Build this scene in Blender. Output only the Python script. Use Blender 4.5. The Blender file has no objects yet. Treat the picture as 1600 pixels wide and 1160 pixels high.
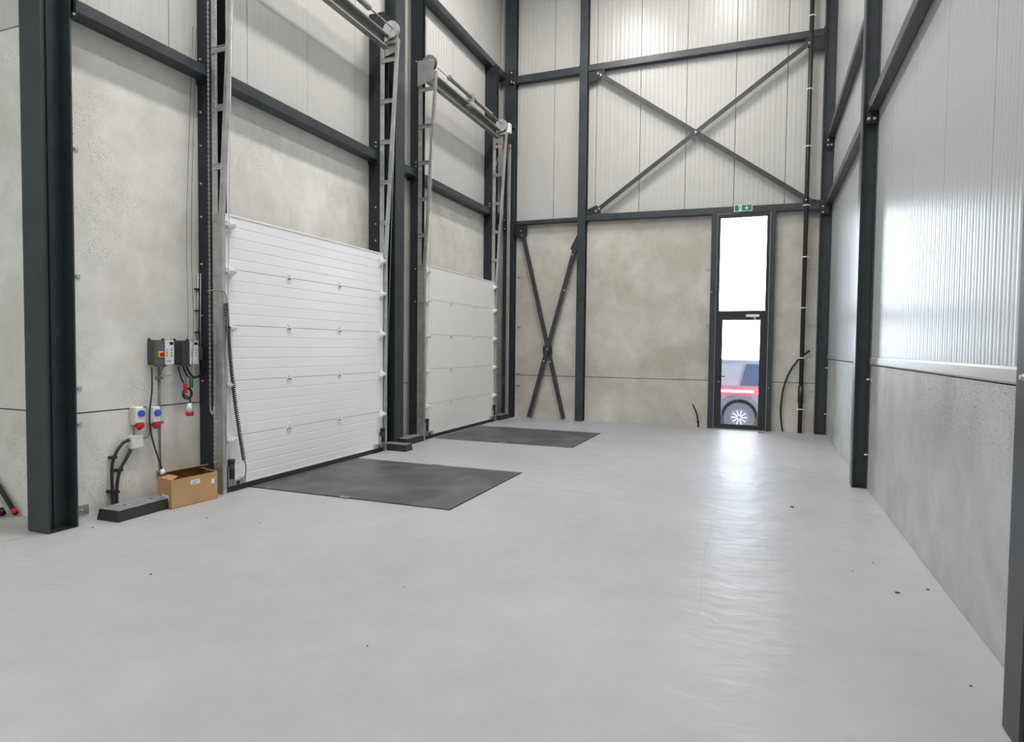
import bpy, math, random
import numpy as np
from mathutils import Vector, Matrix
random.seed(7)
C = bpy.context.scene.collection
S = bpy.context.scene

# ------------------------------------------------------------------ camera, world, lights, exposure
YAW, PITCH, ROLL, FPX = .37337, -.03796, .01097, 988.6
CAM = Vector((5.3, 0, 1.6))
cy, sy = math.cos(YAW), math.sin(YAW)
fwd = Vector((-sy*math.cos(PITCH), cy*math.cos(PITCH), math.sin(PITCH)))
rgt = Vector((cy, sy, 0)); upv = rgt.cross(fwd)
cr, sr = math.cos(ROLL), math.sin(ROLL)
r2 = rgt*cr+upv*sr; u2 = -rgt*sr+upv*cr
cd = bpy.data.cameras.new('camera'); cam = bpy.data.objects.new('camera', cd); C.objects.link(cam)
cd.sensor_fit = 'HORIZONTAL'; cd.sensor_width = 36; cd.lens = FPX*36/1600; cd.clip_end = 300; cd.clip_start = .05
M3 = Matrix((r2, u2, -fwd)).transposed()
cam.matrix_world = Matrix.Translation(CAM) @ M3.to_4x4()
S.camera = cam

W = bpy.data.worlds.new('world'); S.world = W; W.use_nodes = True
wn = W.node_tree.nodes; wl_ = W.node_tree.links
for n in list(wn): wn.remove(n)
bg = wn.new('ShaderNodeBackground'); wo = wn.new('ShaderNodeOutputWorld')
tc = wn.new('ShaderNodeTexCoord'); sx = wn.new('ShaderNodeSeparateXYZ'); rmp = wn.new('ShaderNodeValToRGB')
rmp.color_ramp.elements[0].position = .0; rmp.color_ramp.elements[0].color = (.81, .89, 1, 1)
rmp.color_ramp.elements[1].position = .8; rmp.color_ramp.elements[1].color = (.74, .84, 1, 1)
wl_.new(tc.outputs['Generated'], sx.inputs[0]); wl_.new(sx.outputs['Z'], rmp.inputs[0])
wl_.new(rmp.outputs[0], bg.inputs[0]); wl_.new(bg.outputs[0], wo.inputs[0])
bg.inputs[1].default_value = 13.0

def area(name, loc, sx_, sy_, power, col=(1, 1, 1), rot=(0, 0, 0), portal=False):
    l = bpy.data.lights.new(name, 'AREA'); l.shape = 'RECTANGLE'; l.size = sx_; l.size_y = sy_; l.energy = power; l.color = col
    if portal: l.cycles.is_portal = True
    o = bpy.data.objects.new(name, l); C.objects.link(o); o.location = loc; o.rotation_euler = rot
    return o
LAMP = 300
for ly, lp in ((-5.9, .35), (-.7, .72), (4.5, .97), (9.7, .85)):
    area('ceiling_light', (2.2, ly, 9.8), .35, 1.5, LAMP*lp*.76, (1, .955, .93))
    area('ceiling_light', (4.5, ly+1.2, 9.8), .35, 1.5, LAMP*lp*.30, (1, .955, .93))  # second lamp row, added to soften the shadow under the door header
area('side_bay_light', (-4.0, -3.5, 9.0), 3.5, 5, 150, (.80, .92, 1))
area('rear_fill_light', (1.5, -8.8, 3.6), 7.0, 3.2, 55, (.90, .96, 1), rot=(math.radians(90), 0, 0))  # added cool fill behind the camera; the wall there has no window
area('door_portal', (4.93, 13.62, 2.15), 1.0, 4.3, 1, rot=(-math.pi/2, 0, 0), portal=True)

vs = S.view_settings
vs.view_transform = 'Standard'; vs.look = 'None'; vs.gamma = 1; vs.exposure = 0.31; vs.use_curve_mapping = False

# ------------------------------------------------------------------ materials
def new_mat(name):
    m = bpy.data.materials.new(name); m.use_nodes = True
    return m, m.node_tree.nodes, m.node_tree.links, m.node_tree.nodes['Principled BSDF']
def simple(name, col, rough=.5, metal=0., spec=.5, noise=.0, nscale=6., bump=0., bscale=60., emit=None, estr=0.):
    m, n, l, b = new_mat(name)
    b.inputs['Roughness'].default_value = rough; b.inputs['Metallic'].default_value = metal
    b.inputs['Specular IOR Level'].default_value = spec
    tc = n.new('ShaderNodeTexCoord')
    nz = n.new('ShaderNodeTexNoise'); nz.inputs['Scale'].default_value = nscale; nz.inputs['Detail'].default_value = 5
    l.new(tc.outputs['Object'], nz.inputs['Vector'])
    mr = n.new('ShaderNodeMapRange'); mr.inputs['From Min'].default_value = .3; mr.inputs['From Max'].default_value = .7
    mr.inputs['To Min'].default_value = 1-noise; mr.inputs['To Max'].default_value = 1+noise
    l.new(nz.outputs['Fac'], mr.inputs['Value'])
    mx = n.new('ShaderNodeVectorMath'); mx.operation = 'SCALE'; mx.inputs[0].default_value = col
    l.new(mr.outputs[0], mx.inputs['Scale']); l.new(mx.outputs[0], b.inputs['Base Color'])
    if bump:
        nb = n.new('ShaderNodeTexNoise'); nb.inputs['Scale'].default_value = bscale; nb.inputs['Detail'].default_value = 3
        l.new(tc.outputs['Object'], nb.inputs['Vector'])
        bp = n.new('ShaderNodeBump'); bp.inputs['Strength'].default_value = bump; bp.inputs['Distance'].default_value = .004
        l.new(nb.outputs['Fac'], bp.inputs['Height']); l.new(bp.outputs[0], b.inputs['Normal'])
    if emit:
        b.inputs['Emission Color'].default_value = (*emit, 1); b.inputs['Emission Strength'].default_value = estr
    return m

def concrete(name, c1, c2, rough=.55, pit=1., pitmask=.5, seed=0., zband=None):
    m, n, l, b = new_mat(name)
    b.inputs['Specular IOR Level'].default_value = .45
    tc = n.new('ShaderNodeTexCoord'); mp = n.new('ShaderNodeMapping'); mp.inputs['Location'].default_value = (seed, seed*2, seed*3)
    l.new(tc.outputs['Object'], mp.inputs[0])
    def noise(s, d=4, dis=0., vec=None, rgh=.55):
        x = n.new('ShaderNodeTexNoise'); x.inputs['Scale'].default_value = s; x.inputs['Detail'].default_value = d
        x.inputs['Distortion'].default_value = dis; x.inputs['Roughness'].default_value = rgh
        l.new(vec or mp.outputs[0], x.inputs['Vector']); return x.outputs['Fac']
    def rng(v, a, b_, c=0., d=1.):
        r = n.new('ShaderNodeMapRange'); r.inputs['From Min'].default_value = a; r.inputs['From Max'].default_value = b_
        r.inputs['To Min'].default_value = c; r.inputs['To Max'].default_value = d; l.new(v, r.inputs['Value']); return r.outputs[0]
    def mix(f, a, b_, mode='MIX'):
        x = n.new('ShaderNodeMix'); x.data_type = 'RGBA'; x.blend_type = mode
        if isinstance(f, float): x.inputs[0].default_value = f
        else: l.new(f, x.inputs[0])
        for k, v in ((6, a), (7, b_)):
            if isinstance(v, tuple): x.inputs[k].default_value = (*v, 1)
            else: l.new(v, x.inputs[k])
        return x.outputs[2]
    def mul(a, b_):
        x = n.new('ShaderNodeMath'); x.operation = 'MULTIPLY'; l.new(a, x.inputs[0])
        if isinstance(b_, float): x.inputs[1].default_value = b_
        else: l.new(b_, x.inputs[1])
        return x.outputs[0]
    big = rng(noise(.9, 5, .6), .35, .65)
    col = mix(big, c1, c2)
    sm = rng(noise(5., 6, .3), .3, .7, .93, 1.06)
    sc = n.new('ShaderNodeVectorMath'); sc.operation = 'SCALE'; l.new(col, sc.inputs[0]); l.new(sm, sc.inputs['Scale'])
    col = sc.outputs[0]
    fine = rng(noise(70., 3), .3, .7, .965, 1.03)
    sc = n.new('ShaderNodeVectorMath'); sc.operation = 'SCALE'; l.new(col, sc.inputs[0]); l.new(fine, sc.inputs['Scale'])
    col = sc.outputs[0]
    # pores
    pm = rng(noise(1.6, 3), pitmask, pitmask+.12)
    pt = rng(noise(75., 1), .58, .66)
    if zband:      # air-bubble pores gathered below the cast top edge
        sz_ = n.new('ShaderNodeSeparateXYZ'); l.new(tc.outputs['Object'], sz_.inputs[0])
        zb_ = mul(rng(sz_.outputs['Z'], zband[0], zband[1]), rng(noise(1.1, 2), .36, .48))
        ad = n.new('ShaderNodeMath'); ad.operation = 'MAXIMUM'; l.new(zb_, ad.inputs[0]); l.new(mul(pm, .5), ad.inputs[1]); pm = ad.outputs[0]
    pf = mul(mul(pm, pt), float(.55*pit))
    col = mix(pf, col, (c1[0]*.35, c1[1]*.35, c1[2]*.34))
    l.new(col, b.inputs['Base Color'])
    l.new(rng(noise(2.2, 4), .3, .7, rough-.07, rough+.12), b.inputs['Roughness'])
    bp = n.new('ShaderNodeBump'); bp.inputs['Strength'].default_value = .25; bp.inputs['Distance'].default_value = .003
    bp.invert = False
    l.new(noise(40., 4), bp.inputs['Height']); l.new(bp.outputs[0], b.inputs['Normal'])
    return m

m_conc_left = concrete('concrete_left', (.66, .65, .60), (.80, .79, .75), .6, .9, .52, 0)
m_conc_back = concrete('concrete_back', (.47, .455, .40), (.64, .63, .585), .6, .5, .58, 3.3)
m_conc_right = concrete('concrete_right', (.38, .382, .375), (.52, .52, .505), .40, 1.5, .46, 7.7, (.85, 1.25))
m_core = simple('joint_sealant', (.20, .20, .19), .8, noise=.1)
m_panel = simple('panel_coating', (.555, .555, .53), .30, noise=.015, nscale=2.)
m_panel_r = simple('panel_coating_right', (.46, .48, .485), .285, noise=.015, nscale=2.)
m_flash = simple('flashing', (.45, .45, .45), .3, noise=.02)
m_steel = simple('anthracite_steel', (.034, .044, .050), .38, spec=.5, noise=.22, nscale=5., bump=.08, bscale=25)
m_steel2 = simple('dark_steel', (.020, .025, .030), .5, spec=.35, noise=.2, nscale=5.)
m_girt = simple('dusty_floorlit_girt_steel', (.085, .078, .074), .38, noise=.25, nscale=4., bump=.08, bscale=25)  # lighter brown: dust, plus the floor's reflection on the undersides put into the colour
m_brace = simple('brace_steel', (.036, .040, .043), .42, noise=.2, nscale=6.)
m_doorframe = simple('door_frame_paint', (.022, .022, .027), .4, noise=.08)
m_galv = simple('galvanised', (.50, .515, .51), .42, metal=.75, noise=.14, nscale=9., bump=.08)
m_galvd = simple('galvanised_dull', (.30, .29, .27), .5, metal=.5, noise=.14, nscale=7.)
m_door = simple('door_white', (.90, .90, .91), .285, noise=.01, nscale=2., bump=.03, bscale=160)
m_door2 = simple('door_offwhite', (.92, .915, .90), .30, noise=.01, nscale=2., bump=.03, bscale=160)
m_white = simple('white_plastic', (.82, .82, .80), .4)
m_bracket = simple('white_bracket', (.90, .91, .90), .35)
m_rubber = simple('black_rubber', (.018, .018, .019), .6, noise=.15)
m_seal = simple('seal_rubber', (.014, .014, .02), .5)
m_blkbox = simple('bumper_body', (.025, .026, .028), .55, noise=.2)
m_blktop = simple('bumper_top', (.33, .34, .34), .5, metal=.4, noise=.3, nscale=14.)
m_box = simple('box_grey', (.055, .057, .062), .45)
m_box2 = simple('box_midgrey', (.11, .115, .125), .45)
m_face = simple('control_face', (.72, .73, .74), .35)
m_mark = simple('control_marks', (.30, .32, .34), .5)
m_disp = simple('display', (.01, .012, .015), .2)
m_yel = simple('yellow', (.85, .50, .03), .45)
m_red = simple('red_plastic', (.55, .012, .02), .4)
m_grn = simple('green_plastic', (.01, .16, .06), .4)
m_blue = simple('blue_plastic', (.03, .10, .55), .4)
m_sock = simple('socket_grey', (.62, .61, .56), .45)
m_card = simple('cardboard', (.50, .31, .14), .75, noise=.07, nscale=4., bump=.1, bscale=50)
m_cardin = simple('cardboard_inside', (.34, .20, .09), .8, noise=.08)
m_label = simple('paper_label', (.80, .80, .80), .6)
m_ink = simple('printed_ink', (.25, .25, .26), .6)
m_signg = simple('sign_green', (.0, .20, .10), .35)
m_signw = simple('sign_white', (.80, .88, .84), .35)
m_pipe = simple('pipe_darkgreen', (.022, .026, .020), .4, noise=.1)
m_bolt = simple('zinc_bolt', (.70, .70, .68), .35, metal=.6)
m_wood = simple('wood', (.38, .22, .12), .7, noise=.2, nscale=20)
m_debris = simple('dark_scrap', (.04, .038, .034), .8)
m_conduit = simple('grey_conduit', (.24, .25, .25), .5)
m_roof = simple('roof_deck', (.62, .62, .60), .6)
m_carp = simple('car_paint', (.13, .125, .15), .4)
m_carb = simple('car_glass', (.04, .05, .085), .15)
m_tyre = simple('tyre', (.075, .07, .08), .8)
m_rim = simple('rim', (.10, .10, .11), .3, metal=.4)
m_light = simple('light_bar', (.6, .02, .03), .4, emit=(1, .012, .025), estr=9.)
m_lightc = simple('light_core', (.9, .5, .5), .4, emit=(1, .42, .42), estr=7.)
m_asph = simple('asphalt', (.10, .10, .11), .9, noise=.2, nscale=30)

# floor
m_floor, n, l, b = new_mat('floor_concrete')
tc = n.new('ShaderNodeTexCoord')
def _n(s, d=5, dis=0., scl=None):
    v = tc.outputs['Object']
    if scl:
        mp = n.new('ShaderNodeMapping'); mp.inputs['Scale'].default_value = scl; l.new(v, mp.inputs[0]); v = mp.outputs[0]
    x = n.new('ShaderNodeTexNoise'); x.inputs['Scale'].default_value = s; x.inputs['Detail'].default_value = d
    x.inputs['Distortion'].default_value = dis; l.new(v, x.inputs['Vector']); return x.outputs['Fac']
def _r(v, a, b_, c, d):
    r = n.new('ShaderNodeMapRange'); r.inputs['From Min'].default_value = a; r.inputs['From Max'].default_value = b_
    r.inputs['To Min'].default_value = c; r.inputs['To Max'].default_value = d; l.new(v, r.inputs['Value']); return r.outputs[0]
mxf = n.new('ShaderNodeMix'); mxf.data_type = 'RGBA'
l.new(_r(_n(.45, 4, 0), .35, .65, 0, 1), mxf.inputs[0])
mxf.inputs[6].default_value = (.39, .397, .415, 1); mxf.inputs[7].default_value = (.44, .445, .455, 1)
sc1 = n.new('ShaderNodeVectorMath'); sc1.operation = 'SCALE'; l.new(mxf.outputs[2], sc1.inputs[0]); l.new(_r(_n(3.5, 6, 0), .3, .7, .965, 1.03), sc1.inputs['Scale'])
sc2 = n.new('ShaderNodeVectorMath'); sc2.operation = 'SCALE'; l.new(sc1.outputs[0], sc2.inputs[0]); l.new(_r(_n(14, 6, 0, (1, .5, 1)), .3, .7, .985, 1.012), sc2.inputs['Scale'])
l.new(sc2.outputs[0], b.inputs['Base Color'])
l.new(_r(_n(1.3, 6, 0), .3, .7, .31, .40), b.inputs['Roughness'])
b.inputs['Specular IOR Level'].default_value = 0
rough_src = b.inputs['Roughness'].links[0].from_socket
bp = n.new('ShaderNodeBump'); bp.inputs['Strength'].default_value = 1.; bp.inputs['Distance'].default_value = .014
l.new(_n(5., 7, .3, (.7, 1.3, 1)), bp.inputs['Height']); l.new(bp.outputs[0], b.inputs['Normal'])
gls = n.new('ShaderNodeBsdfGlossy'); l.new(rough_src, gls.inputs['Roughness']); l.new(bp.outputs[0], gls.inputs['Normal'])
frs = n.new('ShaderNodeFresnel'); frs.inputs[0].default_value = 1.38; l.new(bp.outputs[0], frs.inputs['Normal'])
fsc = n.new('ShaderNodeMath'); fsc.operation = 'MULTIPLY'; fsc.inputs[1].default_value = .42; l.new(frs.outputs[0], fsc.inputs[0])
fmx = n.new('ShaderNodeMixShader'); l.new(fsc.outputs[0], fmx.inputs[0]); l.new(b.outputs[0], fmx.inputs[1]); l.new(gls.outputs[0], fmx.inputs[2])
l.new(fmx.outputs[0], n['Material Output'].inputs[0])
m_floor2 = simple('floor_raw', (.44, .44, .42), .7, noise=.08, nscale=3.)

# chequer plate
m_plate, n, l, b = new_mat('chequer_plate')
tc = n.new('ShaderNodeTexCoord')
b.inputs['Metallic'].default_value = .35
mxp = n.new('ShaderNodeMix'); mxp.data_type = 'RGBA'
l.new(_r(_n(1.6, 6, 1.), .35, .68, 0, 1), mxp.inputs[0])
mxp.inputs[6].default_value = (.048, .047, .052, 1); mxp.inputs[7].default_value = (.135, .13, .135, 1)
def sinw(ax, k):
    mp = n.new('ShaderNodeVectorMath'); mp.operation = 'DOT_PRODUCT'; mp.inputs[1].default_value = ax
    l.new(tc.outputs['Object'], mp.inputs[0])
    m1 = n.new('ShaderNodeMath'); m1.operation = 'MULTIPLY'; m1.inputs[1].default_value = k; l.new(mp.outputs['Value'], m1.inputs[0])
    m2 = n.new('ShaderNodeMath'); m2.operation = 'SINE'; l.new(m1.outputs[0], m2.inputs[0]); return m2.outputs[0]
pm = n.new('ShaderNodeMath'); pm.operation = 'MULTIPLY'
l.new(sinw((.707, .707, 0), 150), pm.inputs[0]); l.new(sinw((.707, -.707, 0), 150), pm.inputs[1])
stud = _r(pm.outputs[0], .25, .6, 0, 1)
mxq = n.new('ShaderNodeMix'); mxq.data_type = 'RGBA'; l.new(stud, mxq.inputs[0]); l.new(mxp.outputs[2], mxq.inputs[6]); mxq.inputs[7].default_value = (.22, .215, .22, 1)
l.new(mxq.outputs[2], b.inputs['Base Color'])
l.new(_r(_n(2.5, 5), .3, .7, .42, .62), b.inputs['Roughness'])
bp = n.new('ShaderNodeBump'); bp.inputs['Strength'].default_value = .5; bp.inputs['Distance'].default_value = .003
l.new(stud, bp.inputs['Height']); l.new(bp.outputs[0], b.inputs['Normal'])

# glass: clear with a sharp reflection
m_glass, n, l, b = new_mat('glass')
n.remove(b); out = n['Material Output']
tr = n.new('ShaderNodeBsdfTransparent'); tr.inputs[0].default_value = (.93, .95, .95, 1)
gl = n.new('ShaderNodeBsdfGlossy'); gl.inputs['Roughness'].default_value = .02
fr = n.new('ShaderNodeFresnel'); fr.inputs[0].default_value = 1.45
ms = n.new('ShaderNodeMixShader'); l.new(fr.outputs[0], ms.inputs[0]); l.new(tr.outputs[0], ms.inputs[1]); l.new(gl.outputs[0], ms.inputs[2])
l.new(ms.outputs[0], out.inputs[0])

# ------------------------------------------------------------------ mesh helpers
class MB:
    def __init__(s): s.v = []; s.f = []; s.smooth = []
    def add(s, vs, fs, sm=False):
        k = len(s.v); s.v += [tuple(v) for v in vs]; s.f += [tuple(i+k for i in f) for f in fs]; s.smooth += [sm]*len(fs); return s
    def box(s, x0, x1, y0, y1, z0, z1):
        if x0 > x1: x0, x1 = x1, x0
        if y0 > y1: y0, y1 = y1, y0
        if z0 > z1: z0, z1 = z1, z0
        v = [(x, y, z) for z in (z0, z1) for y in (y0, y1) for x in (x0, x1)]
        return s.add(v, [(0, 2, 3, 1), (4, 5, 7, 6), (0, 1, 5, 4), (2, 6, 7, 3), (0, 4, 6, 2), (1, 3, 7, 5)])
    def bbox(s, x0, x1, y0, y1, z0, z1, c=.004):
        """box with its vertical and top edges chamfered"""
        p = [(x0+c, y0), (x1-c, y0), (x1, y0+c), (x1, y1-c), (x1-c, y1), (x0+c, y1), (x0, y1-c), (x0, y0+c)]
        q = [(min(max(x, x0+c), x1-c), min(max(y, y0+c), y1-c)) for x, y in p]
        v = [(x, y, z0) for x, y in p]+[(x, y, z1-c) for x, y in p]+[(x, y, z1) for x, y in q]
        f = [tuple(range(7, -1, -1)), tuple(range(16, 24))]
        for k in (0, 8):
            f += [(k+i, k+(i+1) % 8, k+8+(i+1) % 8, k+8+i) for i in range(8)]
        return s.add(v, f)
    def prism(s, pts, ax, a, b):
        """polygon pts (2d, ccw) extruded along axis ax from a to b. the 2d axes are the other two in xyz order"""
        def m(p, t):
            if ax == 'x': return (t, p[0], p[1])
            if ax == 'y': return (p[0], t, p[1])
            return (p[0], p[1], t)
        n_ = len(pts)
        v = [m(p, a) for p in pts]+[m(p, b) for p in pts]
        return s.add(v, [tuple(range(n_-1, -1, -1)), tuple(range(n_, 2*n_))]+[(i, (i+1) % n_, n_+(i+1) % n_, n_+i) for i in range(n_)])
    def cyl(s, p0, p1, r, n_=12, r1=None, caps=True):
        p0, p1 = Vector(p0), Vector(p1); d = (p1-p0).normalized(); r1 = r if r1 is None else r1
        a = d.orthogonal().normalized(); b_ = d.cross(a)
        v = []
        for p, rr in ((p0, r), (p1, r1)):
            for i in range(n_):
                t = 2*math.pi*i/n_; v.append(p+(a*math.cos(t)+b_*math.sin(t))*rr)
        k = len(s.v)
        s.add(v, [(i, (i+1) % n_, n_+(i+1) % n_, n_+i) for i in range(n_)], True)
        if caps:
            s.f += [tuple(k+i for i in range(n_-1, -1, -1)), tuple(k+n_+i for i in range(n_))]; s.smooth += [False, False]
        return s
    def tube(s, pts, r, n_=8, closed=False):
        pts = [Vector(p) for p in pts]; N = len(pts); up_ = None; rings = []
        for i, p in enumerate(pts):
            if closed: d = (pts[(i+1) % N]-pts[i-1]).normalized()
            else: d = (pts[min(i+1, N-1)]-pts[max(i-1, 0)]).normalized()
            up_ = d.orthogonal().normalized() if up_ is None else (up_-d*up_.dot(d)).normalized()
            b_ = d.cross(up_)
            rings.append([p+(up_*math.cos(2*math.pi*j/n_)+b_*math.sin(2*math.pi*j/n_))*r for j in range(n_)])
        v = [q for R in rings for q in R]; f = []
        for i in range(N if closed else N-1):
            a, b2 = i*n_, ((i+1) % N)*n_
            f += [(a+j, a+(j+1) % n_, b2+(j+1) % n_, b2+j) for j in range(n_)]
        k = len(s.v); s.add(v, f, True)
        if not closed:
            s.f += [tuple(k+j for j in range(n_-1, -1, -1)), tuple(k+(N-1)*n_+j for j in range(n_))]; s.smooth += [False]*2
        return s
    def bar(s, p0, p1, w, t, up_):
        """rectangular bar from p0 to p1: width w along up_ (made square to the bar), thickness t across"""
        p0, p1 = Vector(p0), Vector(p1); d = (p1-p0).normalized(); u = Vector(up_); u = (u-d*u.dot(d)).normalized(); q = d.cross(u)
        v = [p+u*a*w/2+q*b_*t/2 for p in (p0, p1) for a, b_ in ((-1, -1), (1, -1), (1, 1), (-1, 1))]
        return s.add(v, [(3, 2, 1, 0), (4, 5, 6, 7), (0, 1, 5, 4), (1, 2, 6, 5), (2, 3, 7, 6), (3, 0, 4, 7)])
    def sphere(s, c, r, n_=10, m_=6, sc=(1, 1, 1)):
        v = []; f = []
        for i in range(m_+1):
            ph = math.pi*i/m_
            for j in range(n_):
                t = 2*math.pi*j/n_; v.append((c[0]+r*sc[0]*math.sin(ph)*math.cos(t), c[1]+r*sc[1]*math.sin(ph)*math.sin(t), c[2]+r*sc[2]*math.cos(ph)))
        for i in range(m_):
            for j in range(n_):
                f.append((i*n_+j, (i+1)*n_+j, (i+1)*n_+(j+1) % n_, i*n_+(j+1) % n_))
        return s.add(v, f, True)
def wloc(o):
    v = Vector((0, 0, 0))
    while o: v += o.location; o = o.parent
    return v
def obj(name, mb, mat, parent=None, loc=None, bevel=None):
    off = wloc(parent) if parent else Vector((0, 0, 0))
    o_loc = Vector((0, 0, 0))
    if parent is None and loc is not None: off = Vector(loc); o_loc = Vector(loc)
    me = bpy.data.meshes.new(name)
    me.from_pydata([tuple(Vector(v)-off) for v in mb.v], [], mb.f); me.validate()
    if len(me.polygons) == len(mb.smooth):
        me.polygons.foreach_set('use_smooth', mb.smooth)
    me.materials.append(mat); me.update()
    o = bpy.data.objects.new(name, me); C.objects.link(o); o.location = o_loc
    if parent: o.parent = parent
    if bevel:
        md = o.modifiers.new('bevel', 'BEVEL'); md.width = bevel; md.segments = 2; md.limit_method = 'ANGLE'
    return o
def inst(name, src, parent, wpos, rot=(0, 0, 0)):
    o = bpy.data.objects.new(name, src.data); C.objects.link(o); o.parent = parent
    o.location = Vector(wpos)-wloc(parent); o.rotation_euler = rot; return o
def meshpart(name, mb, mat, parent, wpos):
    """part whose mesh is modelled about its own origin and set at wpos, so alike pieces can share it"""
    me = bpy.data.meshes.new(name); me.from_pydata(mb.v, [], mb.f)
    me.polygons.foreach_set('use_smooth', mb.smooth); me.materials.append(mat)
    o = bpy.data.objects.new(name, me); C.objects.link(o); o.parent = parent; o.location = Vector(wpos)-wloc(parent); return o
def tag(o, label=None, cat=None, group=None, kind=None):
    if label: o['label'] = label
    if cat: o['category'] = cat
    if group: o['group'] = group
    if kind: o['kind'] = kind
    return o
def empty(name, loc, label=None, cat=None, group=None, kind=None):
    o = bpy.data.objects.new(name, None); C.objects.link(o); o.location = loc; o.empty_display_size = .1
    return tag(o, label, cat, group, kind)
_bolt = {}
def bolt(parent, pos, ax='x', r=.011, h=.014):
    k = (ax, r)
    d = {'x': (1, 0, 0), '-x': (-1, 0, 0), '-y': (0, -1, 0), 'y': (0, 1, 0), 'z': (0, 0, 1), '-z': (0, 0, -1)}[ax]
    if k not in _bolt:
        mb = MB(); D = Vector(d); mb.cyl((0, 0, 0), D*.004, r*1.35, 10); mb.cyl(D*.004, D*h, r, 6); mb.smooth = [False]*len(mb.f)
        _bolt[k] = meshpart('bolt', mb, m_bolt, parent, pos); return _bolt[k]
    return inst('bolt', _bolt[k], parent, pos)

# ------------------------------------------------------------------ levels
XL, XR, YB, YF, ZC = -.33, 6.49, 13.50, -9.0, 10.2
YA = 3.73          # wall of the side bay
ZJ, ZT = .968, 4.42

# ------------------------------------------------------------------ floor, ceiling
fl = obj('floor', MB().box(XL+.03, 6.75, YF-.3, 13.56, -.25, 0).box(XL-.3, XL+.03, YA, 13.56, -.25, 0), m_floor); tag(fl, kind='structure')
sb = obj('raw_slab', MB().box(-9, XL+.024, YF-.3, YA+.3, -.25, -.001), m_floor2, fl)
crk = MB()
cp = [(4.985, 3.9), (4.99, 4.13), (4.955, 4.6), (4.93, 5.2), (4.935, 5.78), (4.90, 6.3), (4.93, 6.8)]
for a, b_ in zip(cp, cp[1:]): crk.bar((a[0], a[1], 0), (b_[0], b_[1], 0), .0016, .001, (1, 0, 0))
obj('crack', crk, simple('crack_grey', (.24, .24, .24), .8), fl)
tag(obj('ceiling', MB().box(-9, 6.75, YF-.3, 13.8, ZC, ZC+.2), m_roof), kind='structure')

# ------------------------------------------------------------------ ribbed sandwich panels
def ribbed(a0, a1, pitch=.105, groove=.011, depth=.003, crown=.0007, n_=4):
    """2d profile from a0 to a1: (along, out)"""
    k = max(1, round((a1-a0)/pitch)); w = (a1-a0)/k; P = [(a0, -.016), (a0+.002, 0)]
    for i in range(k):
        s0 = a0+i*w+(0.002 if i == 0 else groove/2); s1 = a0+(i+1)*w-(0.002 if i == k-1 else groove/2)
        for j in range(n_+1):
            t = j/n_
            if i == 0 and j == 0: continue
            P.append((s0+(s1-s0)*t, crown*math.sin(math.pi*t)*(1 if i % 2 else .45)))
        if i < k-1: P.append((a0+(i+1)*w, -depth))
    P.append((a1, -.016)); return P
def panel(parent, plane, coord, out, a0, a1, z0, z1, mat, **kw):
    """a sandwich panel in the wall plane x=coord or y=coord, its ribs pointing along out (+1/-1)"""
    g = .0035
    pr = ribbed(a0+g, a1-g, **kw); mb = MB(); n_ = len(pr)
    back = -.09
    P = [(a0+g, back)]+pr+[(a1-g, back)]
    def m(p, z): return (coord+out*p[1], p[0], z) if plane == 'x' else (p[0], coord+out*p[1], z)
    v = [m(p, z0) for p in P]+[m(p, z1) for p in P]; N = len(P)
    mb.add(v, [tuple(range(N)), tuple(range(2*N-1, N-1, -1))]+[(i, i+N, i+1+N, i+1) for i in range(N-1)]+[(N-1, 2*N-1, N, 0)])
    return obj('wall_panel', mb, mat, parent)

# ---- left wall (dock doors)
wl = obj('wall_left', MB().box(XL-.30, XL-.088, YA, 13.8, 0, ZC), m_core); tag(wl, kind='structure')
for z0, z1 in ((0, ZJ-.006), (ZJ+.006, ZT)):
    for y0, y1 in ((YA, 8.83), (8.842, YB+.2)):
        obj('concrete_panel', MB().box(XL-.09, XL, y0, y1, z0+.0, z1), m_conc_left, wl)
y = YA
while y < 13.4:
    panel(wl, 'x', XL, 1, y, min(y+1.05, 13.6), ZT+.012, ZC, m_panel); y += 1.05
# ---- side bay wall, left of the first column
wa = obj('wall_side_bay', MB().box(-9, XL-.3, YA+.088, YA+.3, 0, ZC), m_core); tag(wa, kind='structure')
for z0, z1 in ((0, ZJ-.0), (ZJ+.012, 4.4)):
    obj('concrete_panel', MB().box(-6.2, XL-.01, YA, YA+.09, z0, z1), m_conc_left, wa)
x = XL-.01
while x > -8.5:
    panel(wa, 'y', YA, -1, x-1.05, x, 4.412, ZC, m_panel); x -= 1.05
# ---- back wall with the exit door opening
DX0, DX1, DZ = 4.44, 5.43, 4.30
wb = obj('wall_back', MB().box(XL-.2, DX0, YB+.088, YB+.3, 0, ZC).box(DX1, XR+.25, YB+.088, YB+.3, 0, ZC).box(DX0, DX1, YB+.088, YB+.3, DZ, ZC), m_core); tag(wb, kind='structure')
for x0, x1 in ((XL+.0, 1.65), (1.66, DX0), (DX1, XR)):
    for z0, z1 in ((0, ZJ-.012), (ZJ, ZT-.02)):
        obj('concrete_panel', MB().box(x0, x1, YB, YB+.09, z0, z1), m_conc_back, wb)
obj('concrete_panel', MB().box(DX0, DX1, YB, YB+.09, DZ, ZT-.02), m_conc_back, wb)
xs = [XL, .0, .95, 1.90, 2.84, 3.78, 4.73, 5.67, XR]
for x0, x1 in zip(xs, xs[1:]): panel(wb, 'y', YB, -1, x0, x1, ZT-.01, ZC, m_panel, pitch=.095, crown=.0015)
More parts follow.
